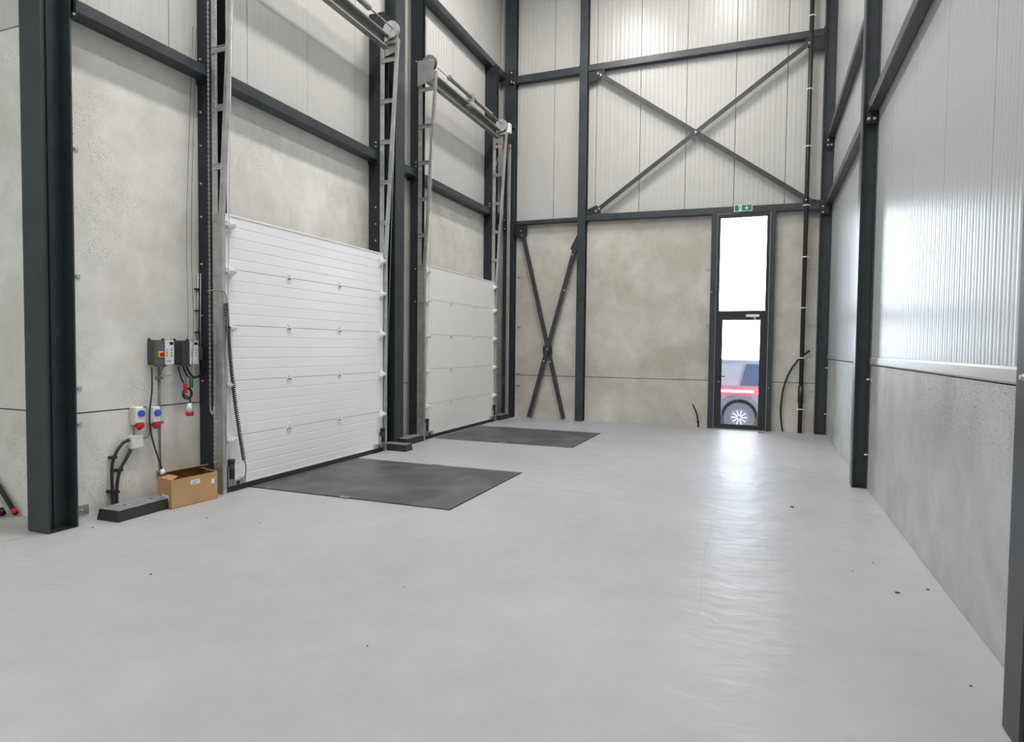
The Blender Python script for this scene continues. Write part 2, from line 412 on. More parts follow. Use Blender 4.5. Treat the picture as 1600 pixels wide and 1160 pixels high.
# ---- right wall
wr = obj('wall_right', MB().box(XR+.088, XR+.25, YF-.3, 13.6, 0, ZC), m_core); tag(wr, kind='structure')
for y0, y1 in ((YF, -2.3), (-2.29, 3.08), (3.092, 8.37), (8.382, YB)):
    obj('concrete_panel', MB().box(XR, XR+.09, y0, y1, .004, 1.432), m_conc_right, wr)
obj('flashing', MB().prism([(XR+.08, 1.440), (XR-.004, 1.440), (XR-.010, 1.452), (XR-.010, 1.515), (XR+.0, 1.530), (XR+.08, 1.530)], 'y', YF, YB), m_flash, wr)
y = 4.333-1.03*13
while y < YB-.05:
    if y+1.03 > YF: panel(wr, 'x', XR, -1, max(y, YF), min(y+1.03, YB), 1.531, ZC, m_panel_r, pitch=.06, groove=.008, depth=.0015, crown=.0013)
    y += 1.03
# ---- wall behind the camera
wf = obj('wall_front', MB().box(-9, 6.75, YF-.3, YF, 0, ZC), m_conc_left); tag(wf, kind='structure')
ww = obj('wall_far_left', MB().box(-9.3, -9, YF-.3, YA+.3, 0, ZC), m_conc_left); tag(ww, kind='structure')

# ------------------------------------------------------------------ steel columns
def icol(x0, x1, y0, y1, web, z1, tf=.014, tw=.010, z0=0.):
    """I-section. web='x': flanges face -x/+x (web runs along x); web='y': flanges face -y/+y"""
    mb = MB(); xm, ym = (x0+x1)/2, (y0+y1)/2
    if web == 'x':
        P = [(x0, y0), (x0+tf, y0), (x0+tf, ym-tw/2), (x1-tf, ym-tw/2), (x1-tf, y0), (x1, y0), (x1, y1), (x1-tf, y1), (x1-tf, ym+tw/2), (x0+tf, ym+tw/2), (x0+tf, y1), (x0, y1)]
    else:
        P = [(x0, y0), (x1, y0), (x1, y0+tf), (xm+tw/2, y0+tf), (xm+tw/2, y1-tf), (x1, y1-tf), (x1, y1), (x0, y1), (x0, y1-tf), (xm-tw/2, y1-tf), (xm-tw/2, y0+tf), (x0, y0+tf)]
    return mb.prism(P, 'z', z0, z1)
def column(x0, x1, y0, y1, web, label, mat=None, z1=ZC, base=True):
    t = empty('steel_column', ((x0+x1)/2, (y0+y1)/2, 0), label, 'column', 'steel columns along the walls')
    obj('shaft', icol(x0, x1, y0, y1, web, z1, z0=.006), mat or m_steel, t)
    if base: obj('base_plate', MB().box(x0+.004, x1-.004, y0+.004, y1-.004, 0, .008), m_steel2, t)
    return t
LC = column(-.425, -.165, 3.44, 3.69, 'y', 'large teal-grey steel column at far left, nearest to the camera on the dock side')
GC = column(-.325, -.115, 8.70, 8.97, 'x', 'steel column standing between the two white dock doors')
CC = column(-.17, .09, 13.33, 13.495, 'y', 'steel column in the back left corner beside the far dock door')
MC = column(1.56, 1.735, 13.32, 13.495, 'y', 'slim steel column on the back wall between the small and large cross bracing')
RC = column(6.29, 6.48, 13.28, 13.46, 'x', 'steel column in the back right corner beside the dark drainpipe')
R2 = column(6.33, 6.485, 8.30, 8.48, 'x', 'steel column halfway along the right wall, foot standing on the floor')
R1 = column(6.30, 6.485, 3.05, 3.232, 'x', 'steel column cut by the right edge of the photo')
# base stiffener ticks on the first column: weld bead line on the web
obj('weld_seam', MB().bar((-.285, 3.56, .01), (-.285, 3.56, 9.5), .008, .012, (0, 1, 0)), m_steel2, LC)
for z in (.10,): bolt(R1, (6.30, 3.15, 1.5), '-x')

# ------------------------------------------------------------------ door posts (darker, smaller sections)
def post(x0, x1, y0, y1, label, z1, group='dark posts beside the dock doors', z0=.0, web='y'):
    t = empty('door_post', ((x0+x1)/2, (y0+y1)/2, 0), label, 'post', group)
    obj('shaft', icol(x0, x1, y0, y1, web, z1, tf=.009, tw=.007, z0=z0), m_steel2, t); return t
P1 = post(-.325, -.06, 5.12, 5.25, 'dark steel post left of the near dock door, behind the hanging chain', ZC)
P2 = post(-.325, -.06, 8.28, 8.41, 'dark steel post right of the near dock door, ending at the door top', 6.6, z0=2.99)
P3 = post(-.27, -.06, 9.41, 9.53, 'dark steel post left of the far dock door', ZC)
P4 = post(-.325, -.06, 12.60, 12.73, 'dark steel post right of the far dock door, between door and corner column', 7.6, z0=2.99)
for p, yy in ((P2, 8.28), (P4, 12.60)):
    obj('foot', icol(-.325, -.10, yy, yy+.13, 'y', 2.99, tf=.009, tw=.007), m_steel2, p)
for z in (3.2, 3.45, 3.7, 4.62, 4.68): bolt(P2, (-.2, 8.28, z), '-y', .009)
for z in (4.62, 4.68): bolt(P4, (-.2, 12.60, z), '-y', .009)
for z in (2.35, 2.9, 4.62, 4.68, 6.35): bolt(P3, (-.16, 9.41, z), '-y', .009)
for z in (1.2, 1.9, 2.45, 2.95, 3.3, 3.7, 4.05, 4.6): bolt(P1, (-.28, 5.12, z), '-y', .008)

# ------------------------------------------------------------------ girts and beams
def cbeam_y(x0, x1, y0, y1, z0, z1, label, wall_side, group, mat=None, bolts=True):
    """horizontal hollow beam running along y"""
    t = empty('steel_beam', ((x0+x1)/2, (y0+y1)/2, z0), label, 'beam', group)
    obj('rail', MB().prism([(x0+.006, z0), (x1-.006, z0), (x1, z0+.006), (x1, z1-.006), (x1-.006, z1), (x0+.006, z1), (x0, z1-.006), (x0, z0+.006)], 'y', y0, y1), mat or m_steel, t)
    e = .012
    for yy in (y0, y1-e):
        obj('end_plate', MB().box(x0-.002, x1+(.03 if wall_side < 0 else .0), yy, yy+e, z0-.05, z1+.02), m_steel2, t)
    if bolts:
        xo = x1 if wall_side < 0 else x0
        for dz in (-.035,):
            bolt(t, (xo-.0+(.015 if wall_side < 0 else .02), y0, z0+dz), '-y', .009)
    return t
gl_ = 'girts on the dock wall'
GX = -.15
cbeam_y(-.325, GX, 3.70, 5.115, 4.39, 4.50, 'steel girt on the dock wall from the first column to the chain post', -1, gl_)
cbeam_y(-.325, GX, 5.26, 8.275, 4.40, 4.53, 'steel girt crossing the wall above the near dock door', -1, gl_)
cbeam_y(-.325, GX, 8.42, 8.695, 4.43, 4.55, 'short steel girt left of the column between the doors', -1, gl_, bolts=False)
cbeam_y(-.325, GX, 8.975, 9.405, 4.44, 4.56, 'short steel girt right of the column between the doors', -1, gl_)
cbeam_y(-.325, GX, 9.54, 12.595, 4.43, 4.56, 'steel girt crossing the wall above the far dock door', -1, gl_)
cbeam_y(-.325, GX, 12.735, 13.32, 4.43, 4.56, 'short steel girt between the far door post and the corner column', -1, gl_, bolts=False)
cbeam_y(-.325, GX, 8.975, 13.32, 7.585, 7.72, 'upper steel girt high above the far dock door', -1, gl_)
cbeam_y(-.325, GX, 3.70, 8.695, 7.585, 7.72, 'upper steel girt high above the near dock door', -1, gl_)
gr_ = 'girts on the right wall'
cbeam_y(6.38, 6.485, 8.49, 13.27, 4.33, 4.44, 'lower steel girt on the right wall between the back corner and the middle column', 1, gr_, m_girt)
cbeam_y(6.38, 6.485, 3.24, 8.295, 4.33, 4.44, 'steel girt on the right wall nearest the camera', 1, gr_, m_girt)
cbeam_y(6.38, 6.485, 8.49, 13.27, 5.56, 5.67, 'upper steel girt on the right wall between the back corner and the middle column', 1, gr_, m_girt)
def cbeam_x(x0, x1, z0, z1, label, z0b=None):
    t = empty('steel_beam', ((x0+x1)/2, 13.42, z0), label, 'beam', 'beams on the back wall')
    dz = (z0b-z0) if z0b is not None else 0
    y0, y1 = 13.355, 13.495
    mb = MB()
    v = [(x, y, z+d) for x, d in ((x0, 0), (x1, dz)) for y, z in ((y0, z0), (y0, z1), (y1, z1), (y1, z0))]
    mb.add(v, [(0, 1, 2, 3), (7, 6, 5, 4), (0, 4, 5, 1), (1, 5, 6, 2), (2, 6, 7, 3), (3, 7, 4, 0)])
    obj('rail', mb, m_steel, t, bevel=.006)
    for x, d in ((x0, 0), (x1-.012, dz)):
        obj('end_plate', MB().box(x, x+.012, y0-.004, y1, z0-.03+d, z1+.03+d), m_steel2, t)
    return t
cbeam_x(.095, 1.555, 4.34, 4.425, 'short back-wall beam above the small cross bracing')
B1 = cbeam_x(1.74, 6.285, 4.335, 4.47, 'long back-wall beam running above the glass exit door', 4.275)
cbeam_x(.095, 1.555, 7.48, 7.635, 'short high beam on the back wall next to the corner column')
cbeam_x(1.74, 6.285, 7.50, 7.635, 'long high beam on the back wall above the large cross bracing')
# joint cleats with bolts
def cleat(x0, x1, y0, y1, z0, z1, label, bolts_, ax='-y'):
    t = empty('splice_plate', ((x0+x1)/2, y0, z0), label, 'plate', 'bolted joint plates')
    obj('plate', MB().box(x0, x1, y0, y1, z0, z1), m_steel2, t)
    for q in bolts_: bolt(t, q, ax, .013, .018)
    return t
cleat(-.20, .02, 13.305, 13.327, 4.22, 4.50, 'bolted plate on the corner column at lower beam height', [(-.13, 13.305, 4.46), (-.02, 13.305, 4.46), (-.13, 13.305, 4.26), (-.02, 13.305, 4.26)])
cleat(-.08, .07, 13.305, 13.327, 7.45, 7.75, 'bolted plate on the corner column at upper beam height', [(.0, 13.305, 7.70), (.0, 13.305, 7.50), (.055, 13.305, 7.47)])
cleat(6.30, 6.44, 13.255, 13.277, 4.16, 4.33, 'bolted plate on the back right column at lower beam height', [(6.33, 13.255, 4.30), (6.33, 13.255, 4.19)])
cleat(6.36, 6.48, 8.275, 8.297, 4.19, 4.33, 'bolted plate under the near girt on the middle right column', [(6.385, 8.275, 4.24), (6.445, 8.275, 4.24)])
cleat(6.36, 6.48, 13.255, 13.277, 5.38, 5.55, 'bolted plate under the upper right girt in the corner', [(6.385, 13.255, 5.43), (6.445, 13.255, 5.43), (6.385, 13.255, 5.52)])

# ------------------------------------------------------------------ cross bracing
def lbar(mb, p0, p1, w=.095, t=.010, leg=.05, y=13.40):
    """steel angle: flat face w, with a leg turned back to the wall along its upper edge"""
    p0 = Vector((p0[0], y, p0[1])); p1 = Vector((p1[0], y, p1[1])); d = (p1-p0).normalized(); nrm = Vector((0, 1, 0)); side = d.cross(nrm).normalized()
    mb.bar(p0, p1, w, t, side); 
    o = side*(w/2-t/2)+nrm*leg/2
    mb.bar(p0+o, p1+o, t, leg, side)
    return mb
X1 = empty('cross_brace', (3.98, 13.4, 4.4), 'large X-shaped steel bracing high on the back wall left of the pipe', 'brace')
obj('diagonal_bar', lbar(MB(), (1.935, 7.43), (6.13, 4.42), y=13.355), m_brace, X1)
obj('diagonal_bar', lbar(MB(), (1.93, 4.50), (6.06, 7.42), w=.09, y=13.338), m_brace, X1)
def gus(parent, pts, y=13.40):
    return obj('gusset_plate', MB().prism([(p[0], p[1]) for p in pts], 'y', y, y+.012), m_steel2, parent)
gus(X1, [(1.75, 7.48), (1.75, 7.24), (1.92, 7.30), (2.10, 7.34), (2.10, 7.50)], 13.362)
gus(X1, [(1.75, 4.47), (2.06, 4.47), (2.06, 4.54), (1.97, 4.65), (1.75, 4.56)], 13.346)
gus(X1, [(6.28, 4.44), (6.28, 4.20), (6.16, 4.22), (5.99, 4.28), (5.99, 4.52)][::-1], 13.362)
gus(X1, [(6.28, 7.49), (5.96, 7.49), (5.96, 7.36), (6.06, 7.25), (6.28, 7.25)], 13.346)
for p in ((1.96, 7.41), (2.02, 7.37), (1.96, 4.52), (2.03, 4.57), (3.985, 5.96), (6.04, 4.46), (6.02, 7.39)): bolt(X1, (p[0], 13.331, p[1]), '-y', .014)
X2 = empty('cross_brace', (.9, 13.4, 0), 'narrow X-shaped steel bracing reaching the floor in the back left bay', 'brace')
obj('diagonal_bar', lbar(MB(), (.27, 4.19), (1.285, .03), w=.085, y=13.365), m_brace, X2)
obj('diagonal_bar', lbar(MB(), (1.56, 3.98), (.48, .03), w=.085, y=13.348), m_brace, X2)
gus(X2, [(.10, 4.34), (.10, 4.14), (.20, 4.05), (.34, 4.02), (.38, 4.10), (.38, 4.34)], 13.372)
gus(X2, [(1.55, 4.05), (1.40, 3.76), (1.49, 3.62), (1.555, 3.62)], 13.356)
gus(X2, [(.80, 1.45), (.90, 1.40), (1.01, 1.45), (1.01, 1.62), (.90, 1.68), (.80, 1.62)], 13.356)
for p in ((.25, 4.20), (.27, 4.10), (.30, 3.75), (.905, 1.556), (1.45, 3.62), (1.28, 2.85), (.83, 1.30), (.97, 1.28)): bolt(X2, (p[0], 13.341, p[1]), '-y', .013)

# ------------------------------------------------------------------ wall ties (small anchors beside the columns)
_tie = {}
ORD = {0: 'topmost', 1: 'second from top', 2: 'third from top', 3: 'fourth from top'}
_cnt = {}
def tie(pos, face, label_where, n_=1):
    """galvanised anchor: a short plate with a bolt, fixed on the wall and reaching to the column"""
    c_ = _cnt.get(label_where, 0); _cnt[label_where] = c_+1
    t = empty('wall_anchor', pos, ORD.get(c_, 'lowest')+' small wall anchor '+label_where, 'anchor', 'wall anchors '+label_where)
    x, y, z = pos
    if face == 'x':
        obj('plate', MB().box(x, x+.006, y-.015, y+.055, z-.018, z+.018), m_galv, t); obj('bolt', MB().cyl((x+.005, y+.02, z), (x+.03, y+.02, z), .009, 8), m_bolt, t)
    elif face == '-x':
        obj('plate', MB().box(x-.006, x, y-.055, y+.015, z-.018, z+.018), m_galv, t); obj('bolt', MB().cyl((x-.005, y-.02, z), (x-.045, y-.02, z), .010, 8), m_bolt, t)
    else:
        obj('plate', MB().box(x-.01, x+.075, y-.006, y, z-.014, z+.014), m_galv, t); obj('bolt', MB().cyl((x+.02, y-.005, z), (x+.02, y-.03, z), .010, 8), m_bolt, t)
    return t
for z in (3.29, 2.18, 1.19, .87): tie((XL, 3.79, z), 'x', 'right of the large column at far left')
tb = tie((XL, 3.80, .10), 'x', 'right of the large column at far left')
obj('clip', MB().box(XL, XL+.008, 3.77, 3.89, .05, .14), m_galv, tb)
tb['label'] = 'larger galvanised anchor plate at floor level beside the far left column'; tb['group'] = 'floor-level anchors'
for z in (3.19, 2.06, 1.0, .72): tie((.14, YB, z), '-y', 'right of the back left corner column')
for z in (3.23, 2.10, 1.03): tie((4.25, YB, z), '-y', 'left of the exit door')
for z in (3.19, 2.10, 1.03): tie((5.545, YB, z), '-y', 'right of the exit door')
for z in (3.20, 2.10, 1.08, .81): tie((6.20, YB, z), '-y', 'left of the back right column')
for z in (1.27, .40): tie((XR, 8.28, z), '-x', 'on the right wall at the middle column')
for z in (1.27, .40): tie((XR, 13.25, z), '-x', 'on the right wall at the back corner')

# ------------------------------------------------------------------ dock doors
def dock_door(idx, dy, rib, mat, label):
    y0, y1 = 5.15+dy, 8.17+dy
    D = empty('door_%d' % idx, (0, (y0+y1)/2, 0), label, 'dock door', kind='structure')
    zs = [.06, .60, 1.20, 1.80, 2.40, 2.965]
    for a, b_ in zip(zs, zs[1:]):
        g = .0025; P = [(-.042, a+g)]
        P += [(-.003, a+g), (0, a+g+.003)]
        nr = round((b_-a)/.12)
        for k in range(1, nr):
            z = a+(b_-a)*k/nr
            P += [(0, z-.006), (-rib, z), (0, z+.006)]
        P += [(0, b_-g-.003), (-.003, b_-g), (-.042, b_-g)]
        mb = MB(); N = len(P)
        mb.add([(p[0], yy, p[1]) for yy in (y0, y1) for p in P], [tuple(range(N)), tuple(range(2*N-1, N-1, -1))]+[(i, i+N, (i+1) % N+N, (i+1) % N) for i in range(N)])
        obj('door_section', mb, mat, D)
    obj('section_core', MB().box(-.040, -.006, y0+.002, y1-.002, .08, 2.95), m_core, D)
    obj('bottom_seal', MB().prism([(-.045, .0), (.004, .0), (.010, .012), (.006, .062), (-.045, .062)], 'y', y0-.01, y1+.01), m_seal, D)
    obj('bottom_rail', MB().box(-.04, .004, y0, y1, .060, .075), m_white, D)
    obj('top_cap', MB().prism([(-.044, 2.962), (.005, 2.962), (.005, 2.978), (-.03, 2.990), (-.044, 2.990)], 'y', y0, y1), m_white, D)
    for yy in (y0-.004, y1-.071):
        obj('end_cap', MB().box(-.043, .004, yy, yy+.075, .062, 2.966), m_white, D)
    # hinges
    H = MB(); H.box(0, .006, -.022, .022, -.055, .055).box(0, .006, -.045, .045, -.018, .018).cyl((.010, -.03, 0), (.010, .03, 0), .009, 8)
    for sy_, sz in ((-1, -1), (1, -1), (-1, 1), (1, 1)): H.cyl((.006, sy_*.012, sz*.04), (.010, sy_*.012, sz*.04), .006, 6)
    first = None
    for hy in (6.135+dy, 7.12+dy):
        for z in zs[1:5]:
            if first is None: first = meshpart('hinge', H, m_bracket, D, (0.001, hy, z))
            else: inst('hinge', first, D, (0.001, hy, z))
    # roller brackets on the end caps
    for side, ye in ((-1, y0), (1, y1)):
        R = MB()
        s_ = -side
        R.box(.004, .010, s_*.005 if s_ > 0 else -.075, .075 if s_ > 0 else -.005, -.045, .045)
        R.prism([(.008, -.03), (.055, -.012), (.060, .004), (.055, .010), (.008, .030)], 'y', s_*.01, s_*.014)
        R.prism([(.008, -.03), (.055, -.012), (.060, .004), (.055, .010), (.008, .030)], 'y', s_*.065, s_*.070)
        R.add([(.055, s_*.01, -.012), (.060, s_*.01, .004), (.060, s_*.07, .004), (.055, s_*.07, -.012), (.008, s_*.01, -.03), (.008, s_*.07, -.03)], [(0, 1, 2, 3), (4, 0, 3, 5)])
        R.cyl((.012, s_*.03, .0), (.012, -s_*.012, .0), .008, 8)
        R.cyl((.025, -s_*.0, .0), (.025, s_*.075, .0), .010, 8)
        R.v = [(v[0]*1.35, v[1]*1.35, v[2]*1.5) for v in R.v]
        r0 = None
        for z in (.57, 1.17, 1.77, 2.37, 2.86):
            if r0 is None: r0 = meshpart('roller_bracket', R, m_bracket, D, (0, ye, z))
            else: inst('roller_bracket', r0, D, (0, ye, z))
        # bottom bracket with its spring cartridge
        bb = obj('bottom_bracket', MB().box(.004, .012, ye+s_*.0, ye+s_*.10, .065, .30).box(.004, .04, ye+s_*.005, ye+s_*.012, .065, .28).box(.004, .04, ye+s_*.085, ye+s_*.092, .065, .24)
                 .box(.004, .035, ye+s_*.09, ye+s_*.20, .07, .12).box(.006, .05, ye+s_*.19, ye+s_*.24, .075, .135), m_galv, D)
        obj('spring_cartridge', MB().cyl((.038, ye+s_*.048, .15), (.038, ye+s_*.048, .325), .03, 12).cyl((.038, ye+s_*.048, .325), (.038, ye+s_*.048, .36), .036, 12), m_rubber, bb)
        obj('switch_unit', MB().box(.008, .045, ye+s_*.12, ye+s_*.155, .075, .115), m_rubber, bb)
    return D
D1 = dock_door(1, 0, .0035, m_door, 'near white sectional dock door with ribbed panels, left of the centre column')
D2 = dock_door(2, 4.29, .0008, m_door2, 'far white sectional dock door with smooth panels, next to the back corner')
# coiled cable on the near door
def catmull(P, n_=8):
    P = [Vector(p) for p in P]; P = [P[0]*2-P[1]]+P+[P[-1]*2-P[-2]]; R = []
    for i in range(1, len(P)-2):
        for k in range(n_):
            t = k/n_; a, b_, c, d = P[i-1:i+3]
            R.append(.5*((2*b_)+(c-a)*t+(2*a-5*b_+4*c-d)*t*t+(3*b_-a-3*c+d)*t**3))
    R.append(P[-2]); return R
cc = empty('spiral_cable', (.06, 5.2, .2), 'black coiled cable hanging down the left side of the near dock door', 'cable')
obj('lead', MB().tube(catmull([(.0, 4.93, 2.14), (.02, 5.0, 2.155), (.05, 5.09, 2.15), (.06, 5.12, 2.08), (.06, 5.118, 2.03)], 6), .006, 6), m_galvd, cc)
A, B_ = Vector((.06, 5.118, 2.03)), Vector((.065, 5.345, .33)); pts = []
N = 78
for i in range(N*8+1):
    t = i/(N*8); p = A.lerp(B_, t)+Vector((.0, -.035*math.sin(math.pi*t), 0)); a = 2*math.pi*i/8
    pts.append(p+Vector((math.cos(a), math.sin(a), 0))*.017)
obj('coil', MB().tube(pts, .0062, 5), m_rubber, cc)
obj('lead', MB().tube(catmull([(.065, 5.345, .33), (.06, 5.375, .27), (.05, 5.385, .18), (.045, 5.36, .115), (.03, 5.33, .105)], 6), .005, 6), m_rubber, cc)

# ------------------------------------------------------------------ door tracks, header and spring shaft
def track_set(dy, name_, left_chain):
    y0, y1 = 5.15+dy, 8.17+dy
    T = empty('door_track_frame', (0, (y0+y1)/2, 0), 'galvanised lifting tracks, header and spring shaft of the '+name_, 'door track')
    xo = lambda z: .030+max(0, z-2.9)*.062
    for s_, ye in ((-1, y0), (1, y1)):
        o = ye+s_*.015
        # mounting angle fixed to the post: plate facing the camera and its flange
        yf = ye+s_*.10
        A = MB().box(-.10, -.028, min(o, yf), max(o, yf), 0, 6.12) if False else MB()
        ya, yb = (ye-.052, ye-.048) if s_ < 0 else (ye+.112, ye+.116)
        if s_ > 0: ya, yb = ye+.075, ye+.079
        A.box(-.10, -.002 if False else -.030, ya, yb, 0, 6.12)
        A.box(-.104, -.100, ya, ya+s_*-.0+.055, 0, 6.12)
        obj('mounting_angle', A, m_galv, T)
        # solid lower web between angle and rail
        obj('side_plate', MB().box(-.03, .012, ya, yb, 0, 2.95), m_galv, T)
        # rail: C profile leaning out above the door
        R = MB()
        yc = ye+s_*.045
        for za, zb in ((0, 2.9), (2.9, 6.12)):
            pa, pb = Vector((xo(za)-.012, yc, za)), Vector((xo(zb)-.012, yc, zb))
            R.bar(pa+Vector((.0, -.024, 0)), pb+Vector((0, -.024, 0)), .040, .004, (1, 0, 0))
            R.bar(pa+Vector((.020, 0, 0)), pb+Vector((.020, 0, 0)), .048, .004, (0, 1, 0))
            R.bar(pa+Vector((.0, .024, 0)), pb+Vector((0, .024, 0)), .040, .004, (1, 0, 0))
        obj('rail', R, m_galv, T)
        z = .30
        k = 0
        for z in (.45, 1.17, 1.77, 2.30, 2.93, 3.45, 4.05, 4.65, 5.25, 5.85):
            b0 = MB(); x_ = xo(z)-.02
            b0.box(-.10, x_, ya-.003, ya, z-.032, z+.032).box(-.10, x_, ya-.018, ya-.003, z+.028, z+.032).box(-.10, x_, ya-.010, ya-.003, z-.004, z+.004).box(-.10, x_, ya-.018, ya-.003, z-.032, z-.028)
            br = obj('track_bracket', b0, m_galv, T)
        for z in np.arange(.35, 6.0, .42): bolt(T, (-.065, ya-.001, float(z)), '-y', .008, .008)
        # top bearing plate
        bp_ = obj('bearing_plate', MB().prism([(-.10, 5.90), (.19, 5.98), (.20, 6.10), (.20, 6.32), (-.10, 6.32)], 'y', ye+s_*.09, ye+s_*.094), m_galv, T)
        for q in ((-.05, 6.0), (-.05, 6.27), (.15, 6.27)): bolt(T, (q[0], min(ye+s_*.09, ye+s_*.094), q[1]), '-y', .009)
        # cable drum
        dr = obj('cable_drum', MB().cyl((.10, ye+s_*.03, 6.27), (.10, ye+s_*.075, 6.27), .115, 28).cyl((.10, ye+s_*.075, 6.27), (.10, ye+s_*.082, 6.27), .13, 28).cyl((.10, ye+s_*.025, 6.27), (.10, ye+s_*.03, 6.27), .13, 28), m_galv if s_ > 0 else m_galvd, T)
        obj('lift_cable', MB().cyl((.205, ye+s_*.05, 6.22), (.03, ye-s_*.0+s_*.03, .12), .003, 5), m_galv, T)
        obj('top_tie', MB().box(-.10, xo(6.1)+.01, ya-.02, ya, 6.08, 6.125), m_galv, T)
    # header channel
    hz = 6.0
    obj('header_channel', MB().prism([(-.02, hz), (.075, hz), (.075, hz+.02), (-.012, hz+.008), (-.012, hz+.182), (.075, hz+.17), (.075, hz+.19), (-.02, hz+.19)], 'y', y0-.04, y1+.04), m_galvd, T)
    obj('header_lip', MB().box(.070, .082, y0-.04, y1+.04, hz+.182, hz+.198), m_galv, T)
    # torsion shaft with two springs, centre bearing and couplings
    sx_, sz = .13, 6.29
    obj('shaft', MB().cyl((sx_, y0-.12, sz), (sx_, y1+.14, sz), .0127, 10), m_galv, T)
    for a, b_ in ((y0+.62, y0+1.42), (y0+1.62, y0+2.42)):
        P = []; n_c = 40
        for i in range(n_c*10+1):
            t = i/(n_c*10); P.append((sx_+math.cos(2*math.pi*i/10)*.036, a+(b_-a)*t, sz+math.sin(2*math.pi*i/10)*.036))
        obj('torsion_spring', MB().tube(P, .0055, 5), m_galvd, T)
        for e in (a, b_): obj('spring_cone', MB().cyl((sx_, e-.035, sz), (sx_, e+.035, sz), .043, 14), m_galvd, T)
    obj('centre_bearing', MB().box(.02, .20, y0+1.50, y0+1.508, 6.19, 6.36).cyl((sx_, y0+1.49, sz), (sx_, y0+1.53, sz), .035, 14).box(.05, .17, y0+1.44, y0+1.58, 6.10, 6.14), m_galv, T)
    return T
T1 = track_set(0, 'near dock door', True)
T2 = track_set(4.29, 'far dock door', False)
# bearing face disc (dark rim) on the far set
obj('drum_rim', MB().cyl((.10, 9.375, 6.25), (.10, 9.39, 6.25), .140, 28), m_rubber, T2)
# chain hoists
def chain(P0, P1, pitch=.024, r=.0024):
    P0, P1 = Vector(P0), Vector(P1); L = (P1-P0).length; n_ = int(L/pitch); mb = MB(); d = (P1-P0).normalized()
    a = d.orthogonal().normalized(); b_ = d.cross(a)
    for i in range(n_):
        c = P0+d*(i+.5)*pitch; u = a if i % 2 else b_
        ring = [c+d*math.sin(2*math.pi*k/8)*pitch*.62+u*math.cos(2*math.pi*k/8)*.0075 for k in range(8)]
        mb.tube(ring, r, 4, closed=True)
    return mb
CH = empty('chain_hoist', (0, 5.0, 1), 'galvanised hand chain hanging in two strands beside the near dock door', 'chain')
k = chain((-.005, 4.965, 6.2), (-.012, 4.965, .95)); ck = obj('chain', k, m_galv, CH); ck['kind'] = 'stuff'
k = chain((.04, 5.035, 6.2), (-.03, 5.03, .30)); ck = obj('chain', k, m_galv, CH); ck['kind'] = 'stuff'
lp = [(-.012, 4.965, .95), (-.012, 4.97, .90), (-.02, 5.0, .87), (-.025, 5.02, .89), (-.03, 5.03, .93)]
mb = MB()
for i, p in enumerate(catmull(lp, 3)):
    u = Vector((1, 0, 0)) if i % 2 else Vector((0, 1, 0)); mb.tube([Vector(p)+Vector((0, 0, math.sin(2*math.pi*k/8)*.016))+u*math.cos(2*math.pi*k/8)*.008 for k in range(8)], .0028, 4, closed=True)
obj('chain_loop', mb, m_galv, CH)
obj('chain_wheel', MB().cyl((.015, 4.96, 6.27), (.015, 5.04, 6.27), .07, 18), m_galvd, CH)
HO = empty('chain_drive', (.17, 12.62, 6.1), 'chain drive unit with red tag at the top right of the far dock door', 'door drive')
obj('housing', MB().bbox(.12, .26, 12.58, 12.70, 6.14, 6.34, .01), m_bracket, HO)
obj('gearbox', MB().cyl((.19, 12.74, 6.22), (.19, 12.84, 6.22), .055, 14).box(.15, .30, 12.72, 12.86, 6.27, 6.37), m_rubber, HO)
obj('limit_switch', MB().bbox(.14, .21, 12.52, 12.60, 5.97, 6.09, .008).cyl((.17, 12.5, 5.91), (.20, 12.5, 6.02), .022, 8), m_rubber, HO)
obj('red_tag', MB().bbox(.13, .18, 12.49, 12.53, 5.80, 5.89, .006), m_red, HO)
obj('cable', MB().tube(catmull([(.2, 12.6, 6.05), (.28, 12.62, 6.0), (.29, 12.65, 5.88), (.24, 12.62, 5.78)], 6), .008, 6), m_rubber, HO)
obj('switch_cable', MB().tube(catmull([(.13, 12.5, 5.85), (.06, 12.45, 5.6), (-.02, 12.42, 5.2), (-.04, 12.42, 4.6)], 8), .006, 6), m_galvd, HO)
# small cable box and lead beside the far door
tk = empty('wall_conduit', (.12, 12.62, 0), 'flat grey cable duct with short dark covers right of the far dock door', 'conduit')
obj('duct', MB().bbox(.09, .15, 12.90, 12.95, .12, 6.0, .003), m_galv, tk)
obj('cover', MB().box(.07, .10, 12.86, 12.89, 1.42, 1.72), m_box, tk)
obj('lead', MB().tube(catmull([(.09, 12.87, 1.42), (.09, 12.86, 1.0), (.06, 12.86, .5), (.03, 12.80, .16)], 8), .006, 6), m_rubber, tk)
obj('cover', MB().box(.05, .09, 12.83, 12.87, .78, .95), m_box, tk)

# ------------------------------------------------------------------ dock levellers
def leveller(x0, x1, y0, y1, label):
    t = empty('dock_leveller', ((x0+x1)/2, (y0+y1)/2, 0), label, 'dock leveller')
    obj('frame', MB().box(x0-.02, x1+.02, y0-.02, y0, 0, .002).box(x0-.02, x1+.02, y1, y1+.02, 0, .002).box(x1, x1+.02, y0, y1, 0, .002), m_rubber, t)
    obj('deck_plate', MB().bbox(x0, x1, y0+.004, y1-.004, .0, .006, .002), m_plate, t)
    obj('hinge_edge', MB().box(x1-.006, x1+.0, y0+.01, y1-.01, .006, .009), m_galvd, t)
    for yy in (y0, y1):
        obj('lug', MB().bbox(x0+1.22, x0+1.33, yy-.025, yy+.025, .006, .013, .002), m_galvd, t)
    return t
leveller(.012, 2.50, 5.49, 7.49, 'dark chequer-plate dock leveller in the floor before the near dock door')
leveller(.06, 2.53, 9.72, 11.62, 'dark grey dock leveller in the floor before the far dock door')

